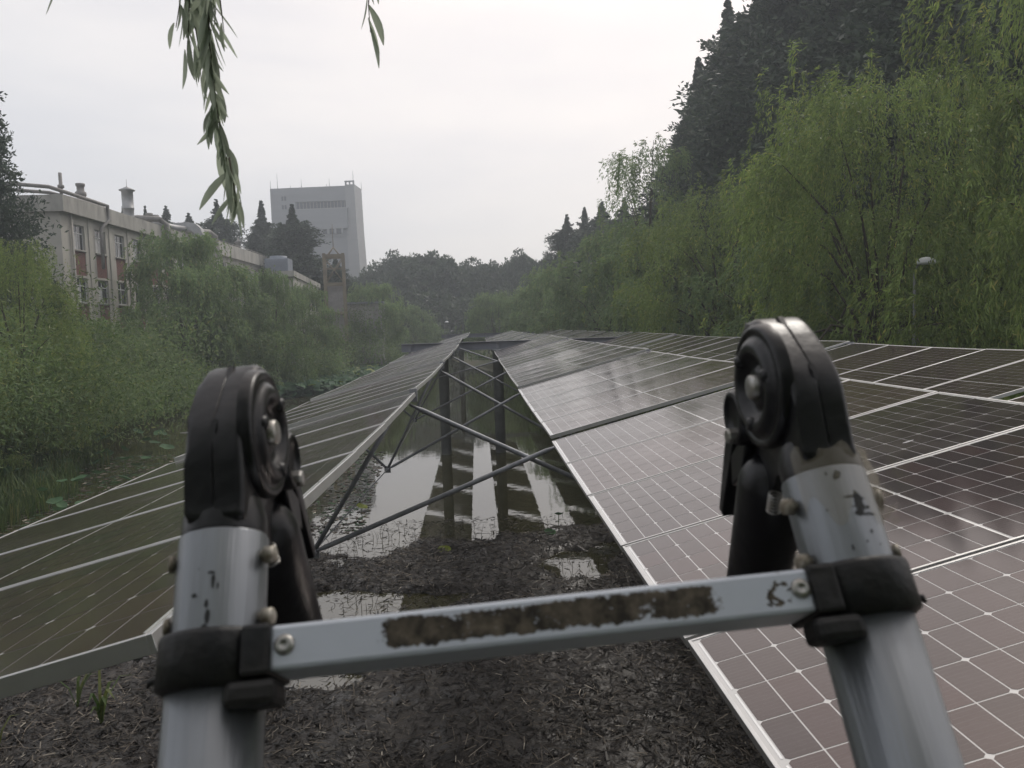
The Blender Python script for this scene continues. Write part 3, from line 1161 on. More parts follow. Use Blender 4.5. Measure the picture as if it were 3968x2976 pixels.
def stack(name, y, x, prof, m_=M_PIPE):
    bm = bmesh.new()
    add_lathe(bm, prof, (0, 0, 0), (0, 0, 1), 14)
    o = mesh_obj(name, bm_mesh(name, bm, m_), B)
    o.location = Vector((x, y, 0)) + B_inv


stack('vent_stack', 53.4, FX - 0.5, [(13.5, 0.1), (14.75, 0.1), (14.8, 0.2), (14.95, 0.2), (15.0, 0.11), (15.75, 0.11), (15.75, 0)])
stack('vent_stack', 56.2, FX - 0.6, [(13.5, 0.22), (14.55, 0.22), (14.75, 0.36), (14.95, 0.36), (15.05, 0.24), (15.35, 0.24), (15.4, 0.3), (15.55, 0.3), (15.55, 0)])
stack('chimney_pipe', 63.6, FX - 0.6, [(13.4, 0.46), (14.1, 0.46), (14.35, 0.40), (14.9, 0.42), (14.92, 0.45), (15.0, 0.45), (15.02, 0.42), (16.25, 0.42), (16.3, 0.56), (16.36, 0.6), (16.62, 0.05), (16.7, 0.02), (17.2, 0.015), (17.2, 0)], M_DUCT)
stack('vent_stack', 67.6, FX - 0.6, [(13.4, 0.22), (14.9, 0.22), (14.95, 0.28), (15.15, 0.28), (15.15, 0)])
stack('vent_stack', 70.4, FX - 1.2, [(13.4, 0.34), (14.5, 0.34), (14.7, 0.26), (15.4, 0.3), (15.4, 0)])
stack('vent_stack', 93.5, FX - 1.0, [(13.4, 0.25), (15.4, 0.25), (15.42, 0.5), (15.75, 0.1), (16.1, 0.03), (16.1, 0)])
pipe('roof_duct', [(FX - 3.0, 57.6, 14.1), (FX - 1.0, 58.6, 14.4), (FX - 0.5, 59.0, 14.35), (FX - 0.2, 60.0, 13.7)], 0.24)
pipe('roof_duct', [(FX - 1.0, 61.0, 14.0), (FX - 0.4, 61.8, 14.1), (FX - 0.2, 62.8, 13.7)], 0.22)
pipe('roof_duct', [(FX - 3.0, 66.0, 14.3), (FX - 1.0, 66.2, 14.6), (FX + 0.4, 67.0, 14.55), (FX + 0.75, 67.6, 14.2), (FX + 0.75, 67.7, 12.6)], 0.24)
pipe('roof_duct', [(FX - 3.0, 68.5, 14.4), (FX - 0.8, 69.5, 14.6), (FX - 0.6, 72.5, 14.6), (FX + 0.2, 73.4, 14.5)], 0.28, M_DUCT)
# rectangular silver duct going over the parapet and down the wall
bm = bmesh.new()
path = [(-0.9, 14.75), (0.4, 14.8), (0.85, 14.7), (1.15, 14.4), (1.25, 14.1), (1.25, 12.7), (0.95, 12.1), (0.5, 11.8), (0.5, 8.5)]
rings = []
for (dx, z) in path:
    hw = 0.42
    i = path.index((dx, z))
    a = Vector((path[max(i - 1, 0)][0], 0, path[max(i - 1, 0)][1]))
    b = Vector((path[min(i + 1, len(path) - 1)][0], 0, path[min(i + 1, len(path) - 1)][1]))
    d = (b - a).normalized()
    nrm = Vector((-d.z, 0, d.x))
    c = Vector((FX + dx, 74.0, z))
    rings.append([bm.verts.new(c + nrm * s * 0.38 + Vector((0, t__ * 0.42, 0))) for s, t__ in ((-1, -1), (1, -1), (1, 1), (-1, 1))])
for a, b in zip(rings, rings[1:]):
    for k in range(4):
        bm.faces.new((a[k], a[(k + 1) % 4], b[(k + 1) % 4], b[k]))
bm.faces.new(rings[0])
bm.faces.new(rings[-1])
inB(mesh_obj('silver_duct', bm_mesh('silver_duct', bm, M_DUCT), B))
pipe('roof_duct', [(FX - 1.5, 74.5, 14.7), (FX - 0.2, 77.0, 14.75), (FX + 0.6, 78.6, 14.8), (FX + 0.9, 79.3, 14.5), (FX + 0.9, 79.5, 13.0), (FX + 0.6, 78.5, 12.4), (FX + 0.5, 78.4, 9.0)], 0.32)
# roof-edge railing clutter: thin conduit along the parapet
pipe('conduit', [(FX + 0.32, 82, 14.5), (FX + 0.35, 90, 14.55), (FX + 0.35, 103, 14.5)], 0.04)

# annex: lower block in front of the far end of the long building
AN = thing('annex_building', 'low grey flat roofed annex half hidden behind willows, with a cooling unit on its roof', 'building', (-20, 80, 1))
bm = bmesh.new()
an_poly = [(-24.6, 78.6), (-17.1, 76.3), (-19.0, 98.0), (-25.4, 98.5)]


def prism_z(bm, poly, z0, z1, mi=0):
    a = [bm.verts.new((x, y, z0)) for x, y in poly]
    b = [bm.verts.new((x, y, z1)) for x, y in poly]
    n = len(poly)
    bm.faces.new(a[::-1]).material_index = mi
    bm.faces.new(b).material_index = mi
    for i in range(n):
        bm.faces.new((a[i], a[(i + 1) % n], b[(i + 1) % n], b[i])).material_index = mi


def grow(poly, d):
    cx, cy = sum(p[0] for p in poly) / len(poly), sum(p[1] for p in poly) / len(poly)
    out = []
    for x, y in poly:
        v = Vector((x - cx, y - cy))
        v = v * (1 + d / v.length)
        out.append((cx + v.x, cy + v.y))
    return out


prism_z(bm, an_poly, 0.6, 10.2)
o = mesh_obj('wall', bm_mesh('wall', bm, M_CONCRETE), AN)
o.location = (20, -80, -1)
bm = bmesh.new()
prism_z(bm, grow(an_poly, 0.6), 10.202, 10.75)
o = mesh_obj('roof', bm_mesh('roof', bm, M_CONCRETE2), AN)
o.location = (20, -80, -1)
for (yy, zz) in ((82, 8.2), (86, 8.2), (90, 8.2), (94, 8.2)):
    xx = -17.1 - (yy - 76.3) * 1.9 / 21.7
    bm = bmesh.new()
    add_box(bm, (xx - 0.1, yy, zz - 0.9), (xx + 0.05, yy + 1.5, zz + 0.9))
    o = mesh_obj('window', bm_mesh('window', bm, M_GLASS), AN)
    o.location = (20, -80, -1)
CU = thing('cooling_unit', 'blue grey cooling unit standing on the annex roof', 'cooling unit', (-21.2, 88.0, 10.75))
bm = bmesh.new()
add_box(bm, (-1.25, -1.1, 0.25), (1.25, 1.1, 2.2), bevel=0.08)
add_box(bm, (-1.45, -1.3, 0.0), (1.45, 1.3, 0.25))
mesh_obj('casing', bm_mesh('casing', bm, M_COOL), CU)
bm = bmesh.new()
for z in np.arange(0.5, 2.0, 0.22):
    add_box(bm, (-1.15, -1.16, z), (1.15, -1.101, z + 0.12))
mesh_obj('louvre', bm_mesh('louvre', bm, M_COOL), CU)
bm = bmesh.new()
add_lathe(bm, [(2.2, 0.95), (2.5, 0.9), (2.5, 0.8), (2.3, 0.75), (2.3, 0)], (0, 0, 0), (0, 0, 1), 20)
mesh_obj('fan_cowl', bm_mesh('fan_cowl', bm, M_COOL), CU)

# grey low block right of the yellow tower
o = thing('pump_house', 'small grey low building behind the willow below the yellow tower', 'building', (-13.5, 96, 1))
bm = bmesh.new()
add_box(bm, (-1.9, -2, -0.4), (2.4, 4, 7.0))
mesh_obj('wall', bm_mesh('wall', bm, M_SHEET), o)
bm = bmesh.new()
add_box(bm, (-2.2, -2.3, 7.002), (2.7, 4.3, 7.25))
mesh_obj('roof', bm_mesh('roof', bm, M_BEAM), o)

# yellow lattice tower
YT = thing('lattice_tower', 'yellow steel lattice tower with a lightning rod, in front of the tall grey tower block', 'tower', (-15.6, 90.0, 1), rad(8))
TW, TB, TH = 1.02, 1.02, 12.5
for sx in (-1, 1):
    for sy in (-1, 1):
        bm = bmesh.new()
        add_box(bm, (sx * TW - 0.17, sy * TB - 0.17, -0.5), (sx * TW + 0.17, sy * TB + 0.17, TH))
        mesh_obj('post', bm_mesh('post', bm, M_YELLOW), YT)
for z in (TH - 0.3, TH - 3.4, TH - 6.6, TH - 9.6):
    bm = bmesh.new()
    for s in (-1, 1):
        add_box(bm, (-TW + 0.17, s * TB - 0.1, z - 0.13), (TW - 0.17, s * TB + 0.1, z + 0.2))
        add_box(bm, (s * TW - 0.1, -TB + 0.17, z - 0.13), (s * TW + 0.1, TB - 0.17, z + 0.2))
    mesh_obj('ring_beam', bm_mesh('ring_beam', bm, M_YELLOW), YT)
bm = bmesh.new()
for s in (-1, 1):
    add_tube(bm, [(-TW, s * TB, TH - 0.4), (TW, s * TB, TH - 3.2)], 0.06, 6)
    add_tube(bm, [(TW, s * TB, TH - 0.4), (-TW, s * TB, TH - 3.2)], 0.06, 6)
add_box(bm, (-TW, -0.08, TH - 1.7), (TW, 0.08, TH - 1.5))
mesh_obj('brace', bm_mesh('brace', bm, M_YELLOW), YT)
bm = bmesh.new()
for k in range(12):
    x0 = -TW + 0.2 + k * (2 * TW - 0.4) / 12
    for (z0, z1) in ((TH - 6.4, TH - 3.55), (TH - 9.5, TH - 6.8), (-0.4, TH - 9.9)):
        add_box(bm, (x0, -TB * 0.2 - 0.03 * (k % 2), z0), (x0 + 0.13, -TB * 0.2 + 0.1, z1))
mesh_obj('sheeting', bm_mesh('sheeting', bm, M_SHEET), YT)
bm = bmesh.new()
for sx in (-1, 1):
    for sy in (-1, 1):
        add_tube(bm, [(sx * TW * 0.6, sy * TB * 0.6, TH - 0.1), (0, 0, TH + 0.75)], 0.06, 6)
add_tube(bm, [(0, 0, TH + 0.6), (0, 0, TH + 3.3)], [0.05, 0.025], 6)
mesh_obj('lightning_rod', bm_mesh('lightning_rod', bm, M_YELLOW), YT)
bm = bmesh.new()
add_lathe(bm, [(-0.25, 0), (-0.2, 0.12), (0.1, 0.16), (0.2, 0.05), (0.2, 0)], (0, 0, TH - 1.95), (0, 0, 1), 10)
mesh_obj('pulley', bm_mesh('pulley', bm, M_TOWERDARK), YT)

# tall grey block far behind
TWR = thing('tower_block', 'tall grey concrete tower block with one long window band, far behind the trees', 'building', (-50.28, 203.9, 1.0), math.atan2(-1.97, 21.21))
TLEN, TTOP, TDEP = 21.3, 39.85, 7.5
sfc = TLEN / 1135.0                          # metres per measured pixel


def TX(px):
    return (px - 155) * sfc


def TZ(py):
    return TTOP - (py - 160) * 0.0193


bm = bmesh.new()
pier0 = TX(1168)
# body: wall with battered right side
pts_top = [(0, 0), (pier0, 0), (pier0, TDEP), (0, TDEP)]
for (x0, x1, z0, z1) in ((0, pier0, -1, TZ(450)), (0, pier0, TZ(345), TTOP), (0, TX(490), TZ(450), TZ(345))):
    add_box(bm, (x0, 0, z0), (x1, TDEP, z1))
add_box(bm, (TX(490), 0.5, TZ(450)), (pier0, TDEP, TZ(345)))
mesh_obj('wall', bm_mesh('wall', bm, M_TOWER), TWR)
bm = bmesh.new()
# right pier with flared foot
v = []
for (z, xe, yb) in ((-1, TLEN + 0.8, TDEP + 0.3), (TZ(1100), TLEN + 0.45, TDEP + 0.2), (TZ(740), TLEN + 0.2, TDEP + 0.1), (TTOP + 0.2, TLEN, TDEP)):
    v.append([bm.verts.new(p) for p in ((pier0 + 0.003, -0.25, z), (xe, -0.25, z), (xe, yb, z), (pier0 + 0.003, yb, z))])
for a, b in zip(v, v[1:]):
    for k in range(4):
        bm.faces.new((a[k], a[(k + 1) % 4], b[(k + 1) % 4], b[k]))
bm.faces.new(v[0][::-1])
bm.faces.new(v[-1])
mesh_obj('pier', bm_mesh('pier', bm, M_TOWER2), TWR)
bm = bmesh.new()
# open frame on the pier
h1 = TTOP + 1.15
for x0, x1 in ((pier0, pier0 + 0.35), (pier0 + 1.0, pier0 + 1.3), (TLEN - 0.35, TLEN)):
    add_box(bm, (x0, -0.2, TTOP + 0.2), (x1, 0.2, h1 - 0.3))
add_box(bm, (pier0 - 0.1, -0.22, h1 - 0.3), (TLEN + 0.02, 0.22, h1))
add_box(bm, (TLEN - 0.45, 0.22, h1 - 0.3 - 0.9), (TLEN, TDEP, h1 - 0.9))
mesh_obj('roof_frame', bm_mesh('roof_frame', bm, M_TOWER), TWR)
# projecting box below the window band, notched foot
bm = bmesh.new()
add_box(bm, (TX(440), -0.9, TZ(705)), (TX(1190), -0.003, TZ(452)))
x = TX(440)
for k in range(9):
    xa = TX(440 + k * 94.0)
    xb = min(xa + 0.52, TX(1190))
    if xa < TX(1190):
        add_box(bm, (xa, -0.9, TZ(770)), (xb, -0.003, TZ(705) - 0.003))
add_box(bm, (TX(440), -0.25, TZ(800)), (TX(1190), -0.003, TZ(770) - 0.003))
mesh_obj('projecting_box', bm_mesh('projecting_box', bm, M_TOWER), TWR)
bm = bmesh.new()
for k in range(9):
    xa = TX(440 + k * 94.0) + 0.53
    xb = xa + 1.22
    if xb <= TX(1190):
        add_box(bm, (xa, -0.5, TZ(768)), (xb, -0.004, TZ(706)))
mesh_obj('notch', bm_mesh('notch', bm, M_TOWERDARK), TWR)
bm = bmesh.new()
add_box(bm, (TX(470), -0.35, TZ(452) + 0.003), (TX(1200), -0.003, TZ(436)))
mesh_obj('ledge', bm_mesh('ledge', bm, M_TOWER2), TWR)
for k in range(15):
    xa = TX(495 + k * 46.5)
    bm = bmesh.new()
    add_box(bm, (xa + 0.05, 0.3, TZ(445)), (xa + 0.8, 0.495, TZ(350)))
    mesh_obj('window', bm_mesh('window', bm, M_TOWERDARK), TWR)
    if k:
        bm = bmesh.new()
        add_box(bm, (xa - 0.05, 0.2, TZ(449)), (xa + 0.04, 0.498, TZ(346)))
        mesh_obj('mullion', bm_mesh('mullion', bm, M_TOWER2), TWR)
for (z0, z1) in ((320, 265), (430, 375)):
    bm = bmesh.new()
    add_box(bm, (TX(305), -0.06, TZ(z0)), (TX(368), 0.1, TZ(z1)))
    w_ = mesh_obj('window', bm_mesh('window', bm, M_TOWERDARK), TWR)
    bm = bmesh.new()
    add_box(bm, (TX(333), -0.1, TZ(z0)), (TX(340), -0.061, TZ(z1)))
    mesh_obj('mullion', bm_mesh('mullion', bm, M_TOWER2), w_)
for px, h in ((156, 2.1), (250, 3.8), (573, 2.1), (950, 2.1), (1272, 2.6), (1340, 2.0), (424, 0.7), (912, 0.7)):
    bm = bmesh.new()
    zb = TTOP if px < 1168 else (h1 if px < 1300 else TTOP + 0.2)
    add_tube(bm, [(min(TX(px), TLEN - 0.1), 0.5 if px < 1300 else 8, zb), (min(TX(px), TLEN - 0.1), 0.5 if px < 1300 else 8, zb + h)], [0.07, 0.03], 6)
    mesh_obj('antenna', bm_mesh('antenna', bm, M_POLE), TWR)

# ------------------------------------------------------------------ trees


def rand_unit(n, r):
    v = r.normal(size=(n, 3))
    return v / np.linalg.norm(v, axis=1, keepdims=True)


def leaf_quads(P, D, L, W, r, twist=None):
    """rhombus leaves at P along D (unit), length L, width W"""
    n = len(P)
    s = np.cross(D, rand_unit(n, r))
    s /= np.linalg.norm(s, axis=1, keepdims=True) + 1e-9
    L = np.asarray(L).reshape(-1, 1) if np.ndim(L) else L
    W = np.asarray(W).reshape(-1, 1) if np.ndim(W) else W
    a, b = P, P + D * L
    c = P + D * L * 0.42
    return np.stack([a, c + s * W / 2, b, c - s * W / 2], 1)


def trunk_mesh(name, r, H, r0, limbs, m_, lean=0.0):
    bm = bmesh.new()
    top = H
    pts, rs = [], []
    for k in range(7):
        t_ = k / 6
        pts.append((lean * t_ * H * 0.3 + r.uniform(-.08, .08) * (k > 0), r.uniform(-.08, .08) * (k > 0), -0.3 + (top + 0.3) * t_))
        rs.append(r0 * (1.25 if k == 0 else 1 - 0.72 * t_))
    add_tube(bm, pts, rs, 9)
    for (p0, p1, p2, ra) in limbs:
        add_tube(bm, [p0, p1, p2], [ra, ra * 0.7, ra * 0.25], 6)
    return bm_mesh(name, bm, m_)


def willow_meshes(name, seed, H, R, nclump, nstr, nleaf, L, W, m_, fall=1.0, low=0.04, cut=None):
    """weeping crown made of many overlapping cascades; each cascade arches out and hangs down"""
    r = np.random.default_rng(seed)
    ph = r.uniform(0, 2 * np.pi, nclump)
    h = low + (1 - low) * r.uniform(0, 1, nclump) ** 0.92
    h[:4] = r.uniform(0.93, 1.0, 4)
    lobes = 1 + 0.22 * np.sin(2 * ph + seed) + 0.14 * np.sin(5 * ph + 2 * seed)
    prof = np.where(h > 0.42, np.sqrt(np.clip(1 - ((h - 0.42) / 0.62) ** 2, 0.03, 1)), 0.86 + 0.33 * h)
    rr = R * prof * lobes * r.uniform(0.5, 1.0, nclump) ** 0.6
    C = np.stack([rr * np.cos(ph), rr * np.sin(ph), h * H], 1)
    size = R * r.uniform(0.09, 0.20, nclump)
    ns = nclump * nstr
    ci = np.repeat(np.arange(nclump), nstr)
    S = C[ci] + r.normal(size=(ns, 3)) * size[ci][:, None] * np.array([1, 1, 0.35])
    a = np.arctan2(S[:, 1], S[:, 0]) + r.normal(size=ns) * 0.7
    out = np.stack([np.cos(a), np.sin(a)], 1)
    ln = H * r.uniform(0.07, 0.24, ns) * fall
    ln = np.minimum(ln, np.maximum(S[:, 2] - 0.15, 0.1))
    push = r.uniform(0.12, 0.42, ns) * R * 0.3
    rise = r.uniform(0.0, 0.35, ns) * H * 0.06
    s = np.repeat(np.arange(ns), nleaf)
    t_ = r.uniform(0, 1, len(s)) ** 0.9
    bow = 1 - np.exp(-2.6 * t_)
    P = np.zeros((len(s), 3))
    P[:, 0] = S[s, 0] + out[s, 0] * push[s] * bow
    P[:, 1] = S[s, 1] + out[s, 1] * push[s] * bow
    P[:, 2] = S[s, 2] + rise[s] * np.sin(np.minimum(t_ * 3.2, np.pi)) - ln[s] * t_ ** 1.4
    P += r.normal(size=P.shape) * 0.045 * H / 10
    k = (0.9 - 0.75 * t_)
    D = np.stack([out[s, 0] * k, out[s, 1] * k, -0.25 - 0.9 * t_], 1) + r.normal(size=(len(s), 3)) * 0.4
    D /= np.linalg.norm(D, axis=1, keepdims=True)
    keep = P[:, 2] > 0.1
    if cut is not None:
        keep &= cut(P)
    P, D = P[keep], D[keep]
    n = len(P)
    V = leaf_quads(P, D, L * r.uniform(0.6, 1.3, n), W * r.uniform(0.7, 1.3, n), r)
    crown = quads_mesh(name + '_crown', V, m_)
    limbs = []
    for q in np.argsort(-h)[:: max(1, nclump // 20)]:
        c = C[q]
        b0 = (0, 0, H * r.uniform(0.15, 0.36))
        limbs.append((b0, (c[0] * 0.5, c[1] * 0.5, b0[2] + max(c[2] - b0[2], 0.5) * 0.7), tuple(c), 0.05))
    return crown, trunk_mesh(name + '_trunk', r, H * 0.5, 0.16, limbs, M_BARK)


def conifer_meshes(name, seed, H, R, nbr, nspr, L, W, m_, gap=0.12, power=0.85):
    r = np.random.default_rng(seed)
    z = H * (0.05 + 0.94 * (1 - r.uniform(0, 1, nbr) ** 0.75))
    t_ = z / H
    prof = np.where(t_ > 0.86, (1 - t_) * (0.14 ** (power * 0.72)) / 0.14 * 0.42, (1 - t_) ** (power * 0.72))
    lump = 0.8 + 0.35 * np.sin(t_ * 23 + r.uniform(0, 6)) * 0.5 + 0.42 * r.normal(size=nbr) * 0.6
    az = r.uniform(0, 2 * np.pi, nbr)
    side = 1 + 0.22 * np.sin(az * 2 + seed) + 0.18 * np.sin(az * 3 + t_ * 9)
    ln = np.maximum(R * prof * lump * side, 0.12)
    s = np.repeat(np.arange(nbr), nspr)
    u = r.uniform(0.05, 1, len(s)) ** 0.55
    rise = r.uniform(-0.1, 0.45, nbr)
    P = np.zeros((len(s), 3))
    P[:, 0] = np.cos(az[s]) * ln[s] * u
    P[:, 1] = np.sin(az[s]) * ln[s] * u
    P[:, 2] = z[s] + ln[s] * (rise[s] * u - 0.12 * u * u)
    spread = 0.05 + 0.20 * ln[s] / R
    P += r.normal(size=P.shape) * np.array([1, 1, 0.6]) * (spread * R * 0.30 * np.minimum(1, (1 - t_[s]) * 5))[:, None]
    D = np.stack([np.cos(az[s]), np.sin(az[s]), np.full(len(s), 0.1)], 1) + r.normal(size=(len(s), 3)) * 0.65
    D /= np.linalg.norm(D, axis=1, keepdims=True)
    n = len(P)
    V = leaf_quads(P, D, L * r.uniform(0.6, 1.3, n) * (0.35 + 0.65 * np.minimum(1, (1 - t_[s]) * 3.5)), W * r.uniform(0.7, 1.3, n), r)
    crown = quads_mesh(name + '_crown', V, m_)
    limbs = []
    for k in range(0, nbr, max(1, nbr // 26)):
        limbs.append(((0, 0, z[k]), (np.cos(az[k]) * ln[k] * .5, np.sin(az[k]) * ln[k] * .5, z[k] + ln[k] * rise[k] * .5), (np.cos(az[k]) * ln[k] * .9, np.sin(az[k]) * ln[k] * .9, z[k] + ln[k] * rise[k] * .8), 0.05))
    return crown, trunk_mesh(name + '_trunk', r, H * 0.97, 0.24, limbs, M_CONBARK)


def broad_meshes(name, seed, H, R, nblob, nleaf, L, W, m_):
    r = np.random.default_rng(seed)
    d = rand_unit(nblob, r)
    d[:, 2] = np.abs(d[:, 2]) * 1.0 - 0.25
    C = d * np.array([R, R, H * 0.42]) * r.uniform(0.55, 0.95, nblob)[:, None] + np.array([0, 0, H * 0.55])
    br = R * r.uniform(0.16, 0.32, nblob)
    s = r.integers(0, nblob, nleaf)
    P = C[s] + rand_unit(nleaf, r) * (br[s] * r.uniform(0.3, 1, nleaf) ** 0.4)[:, None]
    # lower skirt of foliage
    D = rand_unit(nleaf, r)
    V = leaf_quads(P, D, L * r.uniform(0.6, 1.3, nleaf), W * r.uniform(0.7, 1.3, nleaf), r)
    crown = quads_mesh(name + '_crown', V, m_)
    limbs = []
    for k in range(12):
        c = C[k]
        limbs.append(((0, 0, H * 0.25), (c[0] * .5, c[1] * .5, H * .25 + (c[2] - H * .25) * .6), tuple(c), 0.16))
    return crown, trunk_mesh(name + '_trunk', r, H * 0.6, 0.35, limbs, M_BARK)


LIB = {}
LIB['willowN'] = willow_meshes('willow_near', 11, 10, 4.6, 96, 24, 42, 0.16, 0.034, M_WILLOWB, fall=0.8)
LIB['willowM'] = willow_meshes('willow_near_b', 12, 10, 4.2, 88, 24, 42, 0.16, 0.034, M_WILLOWB, fall=0.85)
LIB['willowF'] = willow_meshes('willow_far', 13, 10, 4.4, 84, 20, 32, 0.24, 0.075, M_WILLOW, fall=0.75)
LIB['willowG'] = willow_meshes('willow_far_b', 14, 10, 3.9, 76, 20, 32, 0.24, 0.075, M_WILLOW, fall=0.85)
LIB['willowT'] = willow_meshes('willow_thin', 15, 15, 3.6, 70, 12, 24, 0.24, 0.06, M_WILLOW, fall=0.5)
LIB['willowO'] = willow_meshes('willow_over', 16, 12, 5.4, 110, 14, 30, 0.26, 0.07, M_WILLOW, cut=lambda P: (P[:, 1] < 3.6) & (P[:, 2] > 3.0))
LIB['conA'] = conifer_meshes('conifer', 21, 25, 6.3, 1500, 70, 0.42, 0.15, M_CONIFER, power=0.95)
LIB['conB'] = conifer_meshes('conifer_b', 22, 25, 6.0, 1500, 70, 0.42, 0.15, M_CONIFER, power=1.15)
LIB['conC'] = conifer_meshes('conifer_c', 23, 25, 6.8, 1500, 70, 0.44, 0.16, M_CONIFER, power=0.8)
LIB['broadA'] = broad_meshes('broadleaf', 31, 18, 6.5, 70, 28000, 0.55, 0.34, M_BROAD)
LIB['broadB'] = broad_meshes('broadleaf_b', 32, 17, 7.5, 80, 30000, 0.55, 0.34, M_BROAD)
LIBH = {'willowN': 10, 'willowM': 10, 'willowF': 10, 'willowG': 10, 'willowT': 15, 'willowO': 12, 'conA': 25, 'conB': 25, 'conC': 25, 'broadA': 17.5, 'broadB': 17}


def tree(kind, name, label, x, y, top, width=1.0, group=None, rz=None, zb=0.8):
    crown, trunk = LIB[kind]
    sc = (top - zb) / LIBH[kind]
    t_ = thing(name, label, 'tree', (x, y, zb), random.uniform(0, 6.28) if rz is None else rz, group)
    t_.scale = (sc * width, sc * width, sc)
    mesh_obj('trunk', trunk, t_)
    mesh_obj('crown', crown, t_)
    return t_


random.seed(21)
GWL, GWR = 'willows along the left shore', 'willows along the right shore'
GCR, GCB, GBR = 'tall conifers on the right bank', 'conifers behind the long building', 'dark broadleaf trees at the far end of the pond'
T = tree
# left shore
T('conB', 'conifer_tree', 'dark conifer at the left edge in front of the building end', -25.6, 42.5, 23.4, 0.6, zb=1)
T('willowM', 'willow_tree', 'bright green willow at the left edge, nearest of the left shore', -17.6, 31.5, 8.7, 0.72, GWL)
T('willowN', 'willow_tree', 'low bright willow bush at the left edge below the conifer', -20.2, 36, 6.4, 0.95, GWL)
T('willowG', 'willow_tree', 'yellowish low willow between the left edge and the building corner', -20.3, 42, 6.2, 1.3, GWL)
T('willowF', 'willow_tree', 'large blue green willow hiding the middle of the long building', -21.0, 58.0, 12.1, 0.84, GWL)
T('willowG', 'willow_tree', 'willow under the silver roof duct of the long building', -19.9, 63.0, 10.3, 1.1, GWL)
T('willowF', 'willow_tree', 'low willow at the water directly behind the left ladder hinge', -19.6, 62.0, 7.4, 1.05, GWL)
T('willowG', 'willow_tree', 'slim willow in front of the annex corner', -16.6, 66.5, 10.2, 0.62, GWL)
T('willowF', 'willow_tree', 'round willow in front of the annex below the cooling unit', -15.7, 73.5, 9.1, 0.7, GWL)
T('willowF', 'willow_tree', 'willow just right of the foot of the yellow tower', -12.4, 96.0, 10.3, 0.95, GWL)
T('willowG', 'willow_tree', 'low willow in the far left corner of the pond', -9.6, 112.0, 8.2, 1.15, GWL)
T('willowG', 'willow_tree', 'small willow tapering down to the far shore beside the dark trees', -7.2, 124.0, 5.8, 1.2, GWL)
T('willowN', 'willow_tree', 'low spreading willow right above the tall grass at the left edge', -17.8, 27.5, 5.6, 1.15, GWL)
# behind the long building
for k, (x, y, top, w_, lab, kd) in enumerate([
    (-46.1, 108.6, 22.6, 0.75, 'small conifer left of the capped roof chimney', 'conB'),
    (-43.6, 109.5, 22.6, 0.72, 'small conifer just right of the capped roof chimney', 'conA'),
    (-41.2, 110.4, 22.7, 0.95, 'round topped conifer behind the middle of the building roof', 'conC'),
    (-38.6, 111.4, 21.8, 1.1, 'lower conifer left of the hanging willow tip, behind the roof', 'conC'),
    (-33.4, 106.9, 22.8, 1.1, 'pointed conifer directly left of the hanging willow tip', 'conA'),
    (-29.5, 114.2, 23.8, 1.15, 'thin topped conifer directly right of the hanging willow tip', 'conB'),
    (-26.0, 110.0, 20.0, 1.2, 'dark conifer filling the gap left of the broad conifer', 'conC'),
    (-22.7, 102.5, 21.2, 1.45, 'broad dark conifer covering the left part of the tower block', 'conA'),
    (-18.2, 106.0, 15.0, 0.95, 'low dark conifer behind the yellow tower', 'conC'),
]):
    T(kd, 'conifer_tree', lab, x, y, top, w_, GCB, zb=1)
# far end
for (x, y, top, w_, lab, kd) in [
    (-20.5, 150, 17.3, 0.85, 'dark broadleaf tree at the foot of the tower block', 'broadA'),
    (-14.3, 149, 20.2, 0.8, 'dark tree with a leafy spreading top, second right of the tower block', 'broadB'),
    (-7.4, 145, 20.4, 0.95, 'highest dark tree in the middle of the far skyline', 'broadA'),
    (-0.2, 150, 18.5, 0.95, 'dark tree left of the dip in the far skyline', 'broadB'),
    (5.2, 156, 17.6, 0.8, 'dark tree at the dip in the far skyline', 'broadA'),
    (8.6, 145, 19.4, 0.65, 'dark round topped tree right of the dip in the far skyline', 'broadB'),
    (12.4, 140, 18.9, 0.62, 'dark tree next to the far conifers, with sky gaps in its crown', 'broadA'),
    (-12, 134, 10.5, 1.2, 'low dark tree at the water below the far skyline, left one', 'broadB'),
    (-2, 138, 11.5, 1.2, 'low dark tree at the water below the far skyline, middle one', 'broadA'),
    (7, 132, 11.0, 1.1, 'low dark tree behind the far right willows', 'broadB'),
    (16, 136, 13.0, 1.0, 'low dark tree behind the group of far conifers', 'broadA'),
]:
    T(kd, 'broadleaf_tree', lab, x, y, top, w_, GBR, zb=1)
# far conifers
for (x, y, top, w_, lab, kd) in [
    (12.9, 110, 20.0, 1.2, 'first small conifer of the far group, at its left end', 'conA'),
    (14.9, 107, 20.6, 1.2, 'second conifer of the far group with two thin tips', 'conB'),
    (16.6, 103, 20.6, 1.3, 'third conifer of the far group, rounder on top', 'conC'),
    (18.6, 98, 20.2, 1.0, 'last conifer of the far group, behind the thin willow', 'conC'),
]:
    T(kd, 'conifer_tree', lab, x, y, top, w_, GCR, zb=1)
